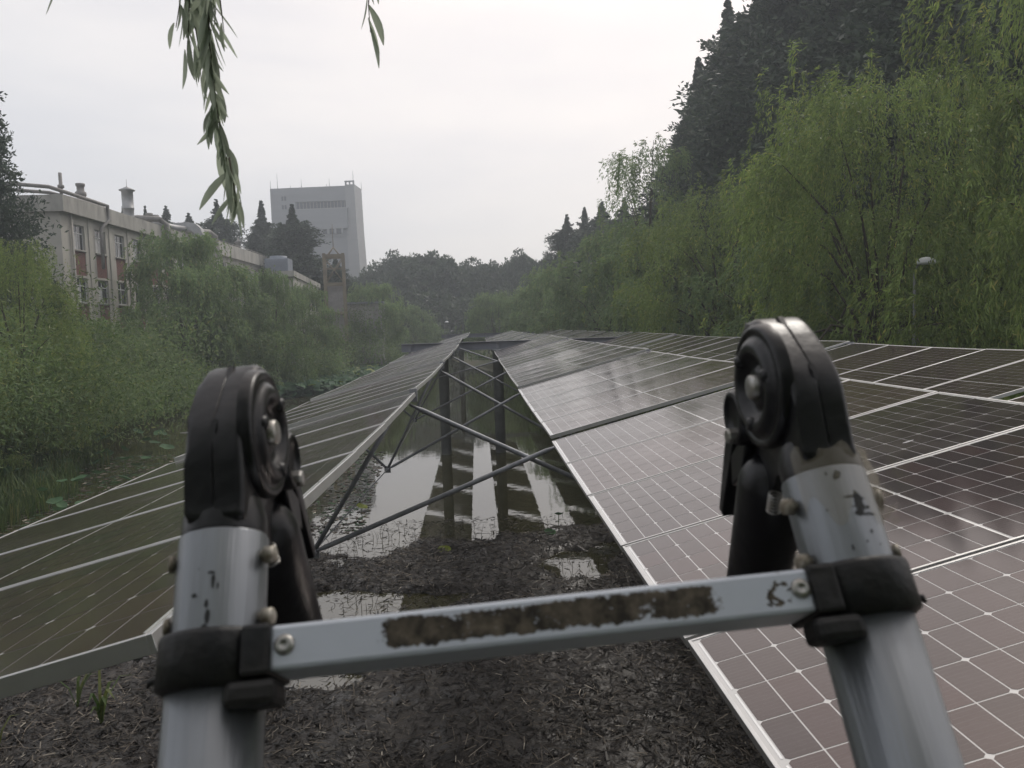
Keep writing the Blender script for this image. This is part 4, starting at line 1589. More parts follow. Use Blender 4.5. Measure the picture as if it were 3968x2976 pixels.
# tall conifers on the right
for (x, y, top, w_, lab, kd) in [
    (20.2, 78, 23.0, 1.05, 'lowest of the tall conifers, behind the middle willows on the right', 'conC'),
    (19.9, 69.5, 27.8, 1.0, 'tall conifer with a thin spire, leftmost against the sky on the right', 'conB'),
    (20.4, 63, 30.0, 1.08, 'tall conifer with a thin spire, second from the left against the sky', 'conB'),
    (20.8, 56.5, 30.0, 1.2, 'tall conifer whose spire touches the top of the picture', 'conA'),
    (21.2, 51, 31.0, 1.15, 'dark tall conifer, fourth along the right bank', 'conA'),
    (21.6, 45.5, 29.0, 1.0, 'dark tall conifer, fifth along the right bank', 'conC'),
    (22.0, 40.5, 29.0, 1.0, 'dark tall conifer behind the top of the big willow', 'conA'),
    (22.4, 35.5, 28.0, 1.0, 'dark tall conifer behind the gap between the two big willows', 'conC'),
    (22.6, 30.5, 26.0, 1.0, 'dark tall conifer at the right edge behind the last willow', 'conA'),
]:
    T(kd, 'conifer_tree', lab, x, y, top, w_, GCR, zb=1)
# right shore willows
T('willowF', 'willow_tree', 'small pale willow at the far end of the panel rows', 2.2, 97, 8.9, 0.9, GWR)
T('willowG', 'willow_tree', 'pale willow second from the far end on the right shore', 6.4, 88, 9.2, 1.1, GWR)
T('willowF', 'willow_tree', 'pale round willow below the group of far conifers', 8.4, 79, 10.4, 1.15, GWR)
T('willowG', 'willow_tree', 'dull green willow below the thin one, right shore', 10.9, 64, 12.0, 1.0, GWR)
T('willowT', 'willow_tree', 'thin sparse willow rising against the sky left of the tall conifers', 11.6, 53, 16.6, 1.0, GWR)
T('willowF', 'willow_tree', 'dull green willow in front of the thin one', 11.8, 50, 10.8, 1.0, GWR)
T('willowM', 'willow_tree', 'green willow in front of the foot of the tall conifers', 12.2, 38.5, 11.4, 1.05, GWR)
T('willowG', 'willow_tree', 'low dark willow between the green willow and the big one', 13.0, 32.5, 8.5, 1.15, GWR)
T('willowN', 'willow_tree', 'big yellowish willow, largest tree on the right', 12.6, 24.3, 12.1, 0.88, GWR)
T('willowM', 'willow_tree', 'tall willow in the upper right corner, cut by the picture edge', 14.9, 18.0, 14.4, 0.72, GWR)
T('willowN', 'willow_tree', 'lower willow behind the street lamp at the right edge', 16.2, 25.5, 8.6, 1.0, GWR)
T('willowM', 'willow_tree', 'willow in the shade behind the big yellowish one', 16.5, 31, 9.0, 1.0, GWR)

# trees behind the viewer: the sprigs at the top of the picture hang from the first one; the others are unseen, added to block back light
T('willowO', 'willow_tree', 'willow arching over the ladder from behind, its sprigs hang into the picture', -1.0, -4.0, 12.5, 1.0, 'trees behind the viewer', rz=0, zb=0.3)
T('willowN', 'willow_tree', 'unseen willow added behind the viewer to block back light, right of the ladder', 7.5, -8.5, 11.0, 1.1, 'trees behind the viewer')
T('willowM', 'willow_tree', 'unseen willow added behind the viewer to block back light, left of the ladder', -9.0, -9.5, 11.5, 1.15, 'trees behind the viewer')
T('conC', 'conifer_tree', 'unseen tall conifer added far behind the viewer to block back light', -2.0, -19.0, 22.0, 0.9, 'trees behind the viewer')
T('conA', 'conifer_tree', 'unseen tall conifer added far behind the viewer on the right to block back light', 9.0, -20.0, 23.0, 1.0, 'trees behind the viewer')

# thicket that closes the far shore between the trunks
r = np.random.default_rng(88)
n = 16000
x = r.uniform(-20, 24, n)
y = r.uniform(124, 150, n)
z = 0.2 + 9.5 * r.uniform(0, 1, n) ** 1.1 * (0.55 + 0.9 * (value_noise(x, y, 9, 5.0) + 0.5))
tag(mesh_obj('undergrowth', quads_mesh('undergrowth', leaf_quads(np.stack([x, y, z], 1), rand_unit(n, r), 0.7, 0.4, r), M_BROAD)), 'dark undergrowth along the far shore', 'undergrowth', kind='stuff')
r = np.random.default_rng(90)
n = 12000
x = r.uniform(-40, 40, n)
y = r.uniform(158, 176, n)
z = 0.2 + 13.0 * r.uniform(0, 1, n) ** 1.1 * (0.6 + 0.8 * (value_noise(x, y, 19, 7.0) + 0.5))
tag(mesh_obj('woods', quads_mesh('woods', leaf_quads(np.stack([x, y, z], 1), rand_unit(n, r), 1.5, 0.9, r), M_BROAD)), 'dark far woods closing the view behind the pond', 'woods', kind='stuff')
r = np.random.default_rng(89)
n = 14000
y = r.uniform(22, 110, n)
x = shore(RIGHT_SHORE, y) + 3.5 + r.uniform(0, 7, n)
z = 0.4 + 3.4 * r.uniform(0, 1, n) ** 1.3 * (0.5 + 0.9 * (value_noise(x, y, 10, 4.0) + 0.5))
tag(mesh_obj('undergrowth', quads_mesh('undergrowth_b', leaf_quads(np.stack([x, y, z], 1), rand_unit(n, r), 0.42, 0.2, r), M_BROAD)), 'dark undergrowth below the right bank trees', 'undergrowth', kind='stuff')

# ------------------------------------------------------------------ street lamps


def lamp(x, y, z0, h, label, head=0.55):
    t_ = thing('street_lamp', label, 'street lamp', (x, y, z0), 0, 'lamps along the banks')
    bm = bmesh.new()
    add_tube(bm, [(0, 0, -0.3), (0, 0, h * 0.5), (0, 0, h - 0.25), (0.08, 0, h), (0.3, -0.02, h + 0.08)], [0.055, 0.045, 0.035, 0.03, 0.025], 8)
    mesh_obj('pole', bm_mesh('pole', bm, M_POLE), t_)
    bm = bmesh.new()
    add_lathe(bm, [(-0.06, 0), (-0.06, head * 0.5), (0.0, head * 0.52), (0.07, head * 0.42), (0.13, head * 0.2), (0.15, 0)], (0.32, -0.02, h + 0.08), (0, 0, 1), 18)
    mesh_obj('lamp_head', bm_mesh('lamp_head', bm, M_LAMP), t_)


lamp(12.4, 22.1, 0.6, 5.7, 'street lamp with a white dish head among the right hand willows')
lamp(-4.4, 110, -0.3, 5.9, 'tiny far street lamp by the dark trees at the end of the pond', 0.55)

# ------------------------------------------------------------------ bank plants
random.seed(3)


def blades(n, xf, yf, hmin, hmax, w, seed, zfun, lean=0.45):
    r = np.random.default_rng(seed)
    x, y = xf(r, n), yf(r, n)
    x = x if not callable(x) else x(y)
    z = zfun(x, y)
    h = r.uniform(hmin, hmax, n)
    a = r.uniform(0, 6.28, n)
    d = np.stack([np.cos(a), np.sin(a), np.zeros(n)], 1)
    s = np.stack([-np.sin(a), np.cos(a), np.zeros(n)], 1)
    p0 = np.stack([x, y, z - 0.03], 1)
    ln = r.uniform(0.1, lean, n)[:, None]
    p1 = p0 + np.array([0, 0, 1]) * h[:, None] * 0.6 + d * h[:, None] * ln * 0.35
    p2 = p0 + np.array([0, 0, 1]) * h[:, None] * 0.95 + d * h[:, None] * ln * 1.1
    ww = w * r.uniform(0.6, 1.3, n)[:, None]
    A = np.stack([p0 - s * ww * .4, p0 + s * ww * .4, p1 + s * ww * .5, p1 - s * ww * .5], 1)
    Bq = np.stack([p1 - s * ww * .5, p1 + s * ww * .5, p2 + s * 0.002, p2 - s * 0.002], 1)
    return np.concatenate([A, Bq])


ylist = lambda r, n: 20 + 34 * r.uniform(0, 1, n) ** 1.5


def left_bank(seed, n, ymin, ymax, dmin, dmax, hmin, hmax, w):
    r = np.random.default_rng(seed)
    y = ymin + (ymax - ymin) * r.uniform(0, 1, n) ** 1.3
    x = shore(LEFT_SHORE, y) - r.uniform(dmin, dmax, n) + value_noise(y, y * 0, seed, 2.0) * 1.5
    return blades(n, lambda q, k: x, lambda q, k: y, hmin, hmax, w, seed + 1, lambda X, Y: np.maximum(ground_z(X, Y), -0.05))


V = np.concatenate([left_bank(41, 15000, 18, 46, -0.2, 5.0, 0.6, 1.7, 0.035), left_bank(43, 7000, 18, 34, -1.6, 3, 0.4, 1.2, 0.03), left_bank(45, 6000, 44, 95, -0.6, 2.2, 0.5, 1.3, 0.06)])
tag(mesh_obj('bank_grass', quads_mesh('bank_grass', V, M_GRASS)), 'tall grass covering the left bank', 'grass', kind='stuff')

# right bank undergrowth behind the panels
r = np.random.default_rng(77)
n = 9000
y = r.uniform(12, 80, n)
x = shore(RIGHT_SHORE, y) + r.uniform(-0.3, 5, n)
V = blades(n, lambda q, k: x, lambda q, k: y, 0.5, 1.6, 0.05, 78, lambda X, Y: np.maximum(ground_z(X, Y), -0.05))
tag(mesh_obj('bank_grass', quads_mesh('bank_grass_b', V, M_GRASS)), 'grass under the willows on the right bank', 'grass', kind='stuff')


# low leafy bushes that close the left bank under the willows
def bush_mesh(name, seed, m_):
    r = np.random.default_rng(seed)
    n = 16000
    nb = 30
    C = r.normal(size=(nb, 3)) * np.array([0.9, 0.9, 0.45]) + np.array([0, 0, 0.9])
    s = r.integers(0, nb, n)
    P = C[s] + r.normal(size=(n, 3)) * 0.28
    P[:, 2] = np.abs(P[:, 2])
    D = rand_unit(n, r) * 0.7 + np.array([0, 0, -0.4])
    D /= np.linalg.norm(D, axis=1, keepdims=True)
    return quads_mesh(name, leaf_quads(P, D, 0.085 * r.uniform(.6, 1.3, n), 0.02, r), m_)


BUSH = [bush_mesh('bush_a', 51, M_WILLOW), bush_mesh('bush_b', 52, M_BUSH)]
bl = ['at the left picture edge, just above the lotus leaves', 'on the left bank, second from the picture edge', 'left of the brown water, where the bank turns', 'overhanging the brown water left of the ladder hinge',
      'low over the water directly left of the ladder hinge', 'right of the left ladder hinge behind the lotus patch', 'behind the lotus patch, farther right', 'at the far end of the lotus patch']
for k, (y, d) in enumerate([(25, 2.2), (30, 2.6), (36, 1.6), (43, 1.4), (50, 1.0), (62, 1.2), (76, 1.0), (90, 1.0)]):
    x = float(shore(LEFT_SHORE, y)) - d - (1.8 if y < 48 else 0.6)
    o = mesh_obj('bush', BUSH[k % 2], loc=(x, y, float(ground_z(np.array([x]), np.array([y]))[0]) - 0.1), rot=(0, 0, random.uniform(0, 6)))
    s = 1.9 + 0.012 * y
    o.scale = (s * 1.2, s * 1.2, s)
    tag(o, 'leafy green bush %s' % bl[k], 'bush', 'bushes on the left bank')


for k, (x, y, s, lab) in enumerate(((-17.0, 29.0, 2.5, 'tall leafy bush in front of the left edge willow trunk'), (-18.8, 33.5, 2.7, 'rounded leafy bush left of the building corner, above the grass'), (-20.4, 39.0, 2.9, 'leafy bush below the brick panels of the building'))):
    o = mesh_obj('bush', BUSH[(k + 1) % 2], loc=(x, y, 0.6), rot=(0, 0, k * 2.1))
    o.scale = (s * 1.1, s * 1.1, s)
    tag(o, lab, 'bush', 'bushes on the left bank', 'thing')


# lotus
def lotus_leaf_mesh(name, seed, R, m_, cup=0.25):
    r = np.random.default_rng(seed)
    bm = bmesh.new()
    c = bm.verts.new((0, 0, -cup * 0.35 * R))
    rings = []
    n = 18
    for fr in (0.55, 1.0):
        rg = []
        for k in range(n):
            a = 2 * math.pi * k / n
            rr = R * fr * (1 + 0.05 * math.sin(3 * a + seed))
            rg.append(bm.verts.new((rr * math.cos(a), rr * math.sin(a), cup * R * (fr ** 2 - 0.35) + 0.06 * R * fr * math.sin(4 * a + seed * 2))))
        rings.append(rg)
    for k in range(n):
        bm.faces.new((c, rings[0][k], rings[0][(k + 1) % n]))
        bm.faces.new((rings[0][k], rings[1][k], rings[1][(k + 1) % n], rings[0][(k + 1) % n]))
    me = bm_mesh(name, bm, m_, True)
    return me


def stalk_mesh(h):
    bm = bmesh.new()
    add_tube(bm, [(0, 0, -1), (0.02, 0.01, -0.4), (0, 0, 0)], 0.009, 6)
    return bm_mesh('stalk', bm, M_GRASS)


LOT = [lotus_leaf_mesh('lotus_a', 1, 0.24, M_LOTUS), lotus_leaf_mesh('lotus_b', 2, 0.2, M_LOTUS, 0.4), lotus_leaf_mesh('lotus_c', 3, 0.22, M_LOTUSY, 0.1)]
STALK = stalk_mesh(1)
r = np.random.default_rng(91)
cnt = 0
for k in range(46):
    y = 21 + 17 * r.uniform() ** 1.1
    x = float(shore(LEFT_SHORE, y)) + r.uniform(-0.4, 3.6) + 0.1 * (y - 21)
    yellow = r.uniform() < 0.12
    h = r.uniform(0.04, 0.25) if yellow else r.uniform(0.25, 0.95)
    me = LOT[2] if yellow else LOT[int(r.integers(0, 2))]
    lab = 'yellow green lotus leaf lying low on the water by the left shore' if yellow else 'dark green lotus leaf standing on a stalk by the left shore'
    t_ = thing('lotus_plant', lab, 'lotus', (x, y, h), r.uniform(0, 6.28), 'yellow lotus leaves at the left shore' if yellow else 'green lotus leaves at the left shore')
    s = r.uniform(0.6, 1.25)
    o = mesh_obj('leaf', me, t_, rot=(r.normal() * 0.28, r.normal() * 0.28, 0))
    o.scale = (s, s, s)
    o = mesh_obj('stalk', STALK, t_)
    o.scale = (1, 1, h + 0.3)
# far lotus mass
n = 6500
y = 57 + 52 * r.uniform(0, 1, n)
x = shore(LEFT_SHORE, y) + r.uniform(-0.5, 6.8, n) * (0.75 + 0.25 * np.sin(y * 0.4))
Vq = []
P = np.stack([x, y, 0.12 + 0.75 * r.uniform(0, 1, n) ** 0.8], 1)
nn = rand_unit(n, r) * 0.55 + np.array([0, -0.25, 1])
nn /= np.linalg.norm(nn, axis=1, keepdims=True)
u_ = np.cross(nn, np.array([1.0, 0.1, 0]))
u_ /= np.linalg.norm(u_, axis=1, keepdims=True)
v_ = np.cross(nn, u_)
Rr = r.uniform(0.24, 0.5, n)[:, None]
hexes = []
for half in (0, 1):
    a = np.array([0, 60, 120, 180]) * math.pi / 180 + math.pi * half
    hexes.append(np.stack([P + Rr * (u_ * math.cos(q) + v_ * math.sin(q)) for q in a], 1))
yel = r.uniform(size=n) < 0.1
tag(mesh_obj('lotus_patch', quads_mesh('lotus_patch', np.concatenate(hexes), [M_LOTUS, M_LOTUSY], np.concatenate([yel, yel]).astype(int))), 'dense green lotus leaves along the far left water edge', 'lotus', kind='stuff')
# floating leaf debris and duckweed flakes between the near lotus
n = 2000
y = 20 + 14 * r.uniform(0, 1, n)
x = shore(LEFT_SHORE, y) + r.uniform(-0.5, 5.8, n) ** 1.0
P = np.stack([x, y, np.full(n, 0.006)], 1)
a = r.uniform(0, 6.28, n)
D = np.stack([np.cos(a), np.sin(a), np.zeros(n)], 1)
S_ = np.stack([-np.sin(a), np.cos(a), np.zeros(n)], 1)
L = r.uniform(0.04, 0.16, n)[:, None]
Q = np.stack([P - D * L, P + S_ * L * .5, P + D * L, P - S_ * L * .5], 1)
tag(mesh_obj('floating_leaves', quads_mesh('floating_leaves', Q, [M_LOTUS, M_STRAW], (r.uniform(size=n) < 0.55).astype(int))), 'small floating leaves on the water by the left shore', 'leaves', kind='stuff')

# water plants floating between the left row and the mud
r = np.random.default_rng(97)
n = 1500
y = 19.5 + 13 * r.uniform(0, 1, n) ** 1.2
x = -3.0 - 0.07 * (y - 19.5) - np.abs(r.normal(size=n)) * 1.5
P = np.stack([x, y, np.full(n, 0.006)], 1)
a = r.uniform(0, 6.28, n)
D = np.stack([np.cos(a), np.sin(a), r.normal(size=n) * 0.12], 1)
S_ = np.stack([-np.sin(a), np.cos(a), r.normal(size=n) * 0.12], 1)
L = r.uniform(0.03, 0.13, n)[:, None]
Q = np.stack([P - D * L, P + S_ * L * .6, P + D * L, P - S_ * L * .6], 1)
tag(mesh_obj('floating_leaves', quads_mesh('floating_leaves_b', Q, [M_LOTUS, M_ROT, M_STRAW], r.choice([0, 1, 1, 2], n))), 'dark floating leaves on the water beside the left panel row', 'leaves', kind='stuff')

# dead reed litter on the mud
def litter(n, seed, lmin, lmax, wmin, wmax, ymin, ymax, ypow):
    r = np.random.default_rng(seed)
    y = ymin + (ymax - ymin) * r.uniform(0, 1, n) ** ypow
    x = -9.5 + 14.5 * r.uniform(0, 1, n)
    den = value_noise(x, y, 55, 1.4) + 0.5
    g = mud_z(x, y)
    keep = (r.uniform(size=n) < 0.3 + 0.95 * den) & ((g > -0.02) | (r.uniform(size=n) < 0.12))
    x, y, g = x[keep], y[keep], g[keep]
    n = len(x)
    z = np.maximum(g, 0.0) + r.uniform(0.004, 0.04, n)
    a = r.uniform(0, 6.28, n)
    el = r.normal(size=n) * 0.2
    L = r.uniform(lmin, lmax, n) * (1 + 1.6 * (r.uniform(size=n) < 0.1))
    D = np.stack([np.cos(a) * np.cos(el), np.sin(a) * np.cos(el), np.sin(el)], 1)
    S_ = np.stack([-np.sin(a), np.cos(a), r.normal(size=n) * 0.5], 1)
    S_ /= np.linalg.norm(S_, axis=1, keepdims=True)
    W = r.uniform(wmin, wmax, n)[:, None]
    P = np.stack([x, y, z], 1)
    Lc = L[:, None]
    mid = P + S_ * Lc * r.normal(size=(n, 1)) * 0.12
    qa = np.stack([P - D * Lc - S_ * W, mid - S_ * W, mid + S_ * W, P - D * Lc + S_ * W], 1)
    qb = np.stack([mid - S_ * W, P + D * Lc - S_ * W * .4, P + D * Lc + S_ * W * .4, mid + S_ * W], 1)
    return np.concatenate([qa, qb])


tag(mesh_obj('reed_litter', quads_mesh('reed_litter', litter(30000, 101, 0.03, 0.13, 0.003, 0.008, 7.4, 20.5, 1.25), M_STRAW)), 'pale dead reed stalks and straw littering the mud', 'straw', kind='stuff')
tag(mesh_obj('rotten_litter', quads_mesh('rotten_litter', litter(60000, 102, 0.02, 0.09, 0.004, 0.016, 7.4, 20.5, 1.1), M_ROT)), 'dark rotten reed scraps covering the wet mud', 'straw', kind='stuff')

# standing stubble at the mud edge and in the puddles
bm = bmesh.new()
random.seed(61)
spots = []
for k in range(210):
    q = random.random()
    if q < 0.55:
        x, y = random.uniform(-4.2, 3.8), random.gauss(18.6, 0.8)
    elif q < 0.75:
        x, y = random.gauss(-2.1, 0.7), random.gauss(13.9, 0.7)
    elif q < 0.88:
        x, y = random.gauss(2.0, 0.4), random.gauss(15.8, 0.6)
    else:
        x, y = random.uniform(-6, 3.5), random.uniform(11, 18)
    h = random.uniform(0.04, 0.26) * (1.9 if random.random() < 0.15 else 1)
    dx, dy = random.gauss(0, 0.5) * h, random.gauss(0, 0.5) * h
    add_tube(bm, [(x, y, -0.15), (x + dx * .4, y + dy * .4, h * 0.5), (x + dx * (1 + random.random()), y + dy, h)], [0.006, 0.005, 0.003], 4, cap=False)
tag(mesh_obj('reed_stubble', bm_mesh('reed_stubble', bm, M_STUB)), 'dark reed stubble standing at the edge of the mud', 'reeds', kind='stuff')
# clods of mud
bm = bmesh.new()
for k in range(420):
    x, y = random.uniform(-6, 4), 8 + 11 * random.random() ** 1.2
    z = float(mud_z(np.array([x]), np.array([y]))[0])
    if z < -0.03:
        continue
    s = random.uniform(0.015, 0.06)
    M_ = Matrix.Translation((x, y, z)) @ Matrix.Rotation(random.uniform(0, 6), 4, 'Z') @ Matrix.Diagonal((s * random.uniform(.8, 1.8), s, s * random.uniform(.5, .9), 1))
    bmesh.ops.create_icosphere(bm, subdivisions=1, radius=1, matrix=M_)
for v in bm.verts:
    v.co += Vector((random.gauss(0, .006), random.gauss(0, .006), random.gauss(0, .004)))
tag(mesh_obj('mud_clods', bm_mesh('mud_clods', bm, M_MUD)), 'small clods of wet mud', 'mud', kind='stuff')

# a few single plants in the open mud and water
for (x, y, h, s, lab) in ((1.85, 19.2, 0.32, 0.62, 'single lotus leaf on a thin stalk at the mud edge below the crossed rods'), (1.55, 18.4, 0.08, 0.7, 'low lotus leaf lying on the mud edge beside the stalked one'),
                          (-0.9, 17.3, 0.1, 0.7, 'small green lotus leaf in the middle of the mud bank'), (-3.35, 21.8, 0.15, 0.8, 'yellow green lotus leaf close to the left panel row strut')):
    t_ = thing('lotus_plant', lab, 'lotus', (x, y, h), random.uniform(0, 6))
    o = mesh_obj('leaf', LOT[2] if 'yellow' in lab or 'small' in lab else LOT[1], t_, rot=(0.3, -0.15, 0))
    o.scale = (s, s, s)
    o = mesh_obj('stalk', STALK, t_)
    o.scale = (1, 1, h + 0.2)
for k, (x, y) in enumerate(((-6.3, 11.4), (-5.55, 10.6), (-6.9, 12.3), (-5.0, 10.1), (-6.0, 9.6), (-4.7, 12.4))):
    bm = bmesh.new()
    for j in range(7):
        a = random.uniform(0, 6.28)
        h = random.uniform(0.35, 0.75)
        d = Vector((math.cos(a), math.sin(a), 0))
        s = Vector((-d.y, d.x, 0)) * random.uniform(0.015, 0.03)
        p = [Vector((0, 0, -.02)), d * h * .15 + Vector((0, 0, h * .5)), d * h * .45 + Vector((0, 0, h * .85)), d * h * .8 + Vector((0, 0, h * .75))]
        wv = [0.6, 1, .8, 0.05]
        vv = [[bm.verts.new(pp - s * q), bm.verts.new(pp + s * q)] for pp, q in zip(p, wv)]
        for b0, b1 in zip(vv, vv[1:]):
            bm.faces.new((b0[0], b0[1], b1[1], b1[0]))
    lab = ['nearest the ladder foot', 'under the sagging blue cable', 'farthest back by the left panel row', 'right of the cable', 'lowest in the picture corner', 'beside the pale patch of dry mud'][k]
    tag(mesh_obj('grass_tuft', bm_mesh('grass_tuft', bm, M_GRASS), loc=(x, y, float(mud_z(np.array([x]), np.array([y]))[0]))), 'broad bladed green grass tuft on the mud, %s' % lab, 'grass tuft', 'green tufts on the mud under the left row')
bm = bmesh.new()
add_tube(bm, [(-0.3, 0, 0.015), (0.05, 0.02, 0.022), (0.32, -0.02, 0.015)], 0.022, 6)
tag(mesh_obj('floating_stick', bm_mesh('floating_stick', bm, M_LAMP), loc=(-15.2, 41.5, 0)), 'pale stick floating on the brown water at the left', 'stick')

# ------------------------------------------------------------------ hanging willow sprigs


def leaf_single(name, seed, L, W):
    bm = bmesh.new()
    n = 6
    prev = None
    for k in range(n + 1):
        t_ = k / n
        w = W * math.sin(math.pi * min(1, (t_ * 0.93 + 0.05))) ** 0.8 * 0.5
        z = -L * t_
        yb = 0.06 * L * math.sin(t_ * 2.2 + seed)
        xb = 0.05 * L * math.sin(t_ * 3 + seed * 2)
        row = [bm.verts.new((xb - w, yb + w * 0.35, z)), bm.verts.new((xb, yb, z)), bm.verts.new((xb + w, yb + w * 0.35, z))]
        if prev:
            bm.faces.new((prev[0], prev[1], row[1], row[0]))
            bm.faces.new((prev[1], prev[2], row[2], row[1]))
        prev = row
    return bm_mesh(name, bm, M_NEARLEAF, True)


LEAFS = [leaf_single('leaf_a', 0.3, 0.088, 0.0135), leaf_single('leaf_b', 1.7, 0.072, 0.011), leaf_single('leaf_c', 3.1, 0.102, 0.0155)]


def cam_ray(px, py):
    """direction through a point of the photograph (2212 px wide view)"""
    s = 1024 / 2212
    a, b = (px * s - 512) / FPX, (384 - py * s) / FPX
    return _r * a + _u * b + _f


def at_depth(px, py, d):
    v = cam_ray(px, py)
    return Vector((0, 0, CAM_H)) + v * d


def sprig(label, strands, seed, group='willow sprigs hanging into the top of the picture'):
    random.seed(seed)
    p0 = strands[0][0][0]
    root = thing('willow_sprig', label, 'branch', p0, 0, group)
    for (pts, nl, ls, spread) in strands:
        bm = bmesh.new()
        k = len(pts)
        add_tube(bm, [p - p0 for p in pts], [0.0026 - 0.0018 * i / max(1, k - 1) for i in range(k)], 6)
        mesh_obj('twig', bm_mesh('twig', bm, M_TWIG), root)
        seglen = [(b - a).length for a, b in zip(pts, pts[1:])]
        tot = sum(seglen)
        for j in range(nl):
            s = (j + random.uniform(0.1, 0.9)) / nl * tot
            i = 0
            while i < len(seglen) - 1 and s > seglen[i]:
                s -= seglen[i]
                i += 1
            p = pts[i].lerp(pts[i + 1], min(1, s / seglen[i]))
            o = mesh_obj('leaf', random.choice(LEAFS), root, loc=p - p0 + Vector((random.gauss(0, .004), random.gauss(0, .004), 0)))
            o.rotation_euler = (random.gauss(0, spread * 0.8), random.gauss(0, spread) + 0.12 * (-1) ** j, random.uniform(0, 6.28))
            q = ls * random.uniform(0.7, 1.15)
            o.scale = (q * random.uniform(0.8, 1.2), q, q)


def path(pl, d):
    return [at_depth(x, y, d + 0.01 * i) for i, (x, y) in enumerate(pl)]


D0 = 1.75
sprig('long leafy willow sprig hanging from the top left down to the roof line', [
    (path([(452, -420), (448, -60), (452, 90), (462, 190), (474, 270), (488, 340), (500, 390), (508, 415)], D0), 165, 1.0, 0.27),
    (path([(440, -420), (425, -60), (418, 30), (430, 110), (445, 160)], D0 + 0.05), 55, 1.0, 0.22),
    (path([(430, -420), (400, -70), (388, 10), (380, 60)], D0 + 0.02), 26, 0.9, 0.2),
    (path([(415, -420), (410, -60), (408, 40), (404, 110)], D0 + 0.03), 34, 0.95, 0.24),
    (path([(470, -420), (468, -60), (478, 20), (484, 70)], D0 - 0.03), 8, 0.85, 0.25),
    (path([(495, 340), (505, 400), (508, 440)], D0), 12, 0.8, 0.3),
], 4)
sprig('short willow sprig hanging at the top centre against the sky', [
    (path([(805, -420), (800, -60), (796, 10), (800, 70)], D0 + 0.1), 20, 1.0, 0.12),
], 8)
sprig('tip of a willow sprig at the top left corner', [
    (path([(150, -420), (120, -80), (118, -40), (122, -20)], D0 + 0.1), 7, 0.75, 0.55),
], 9)
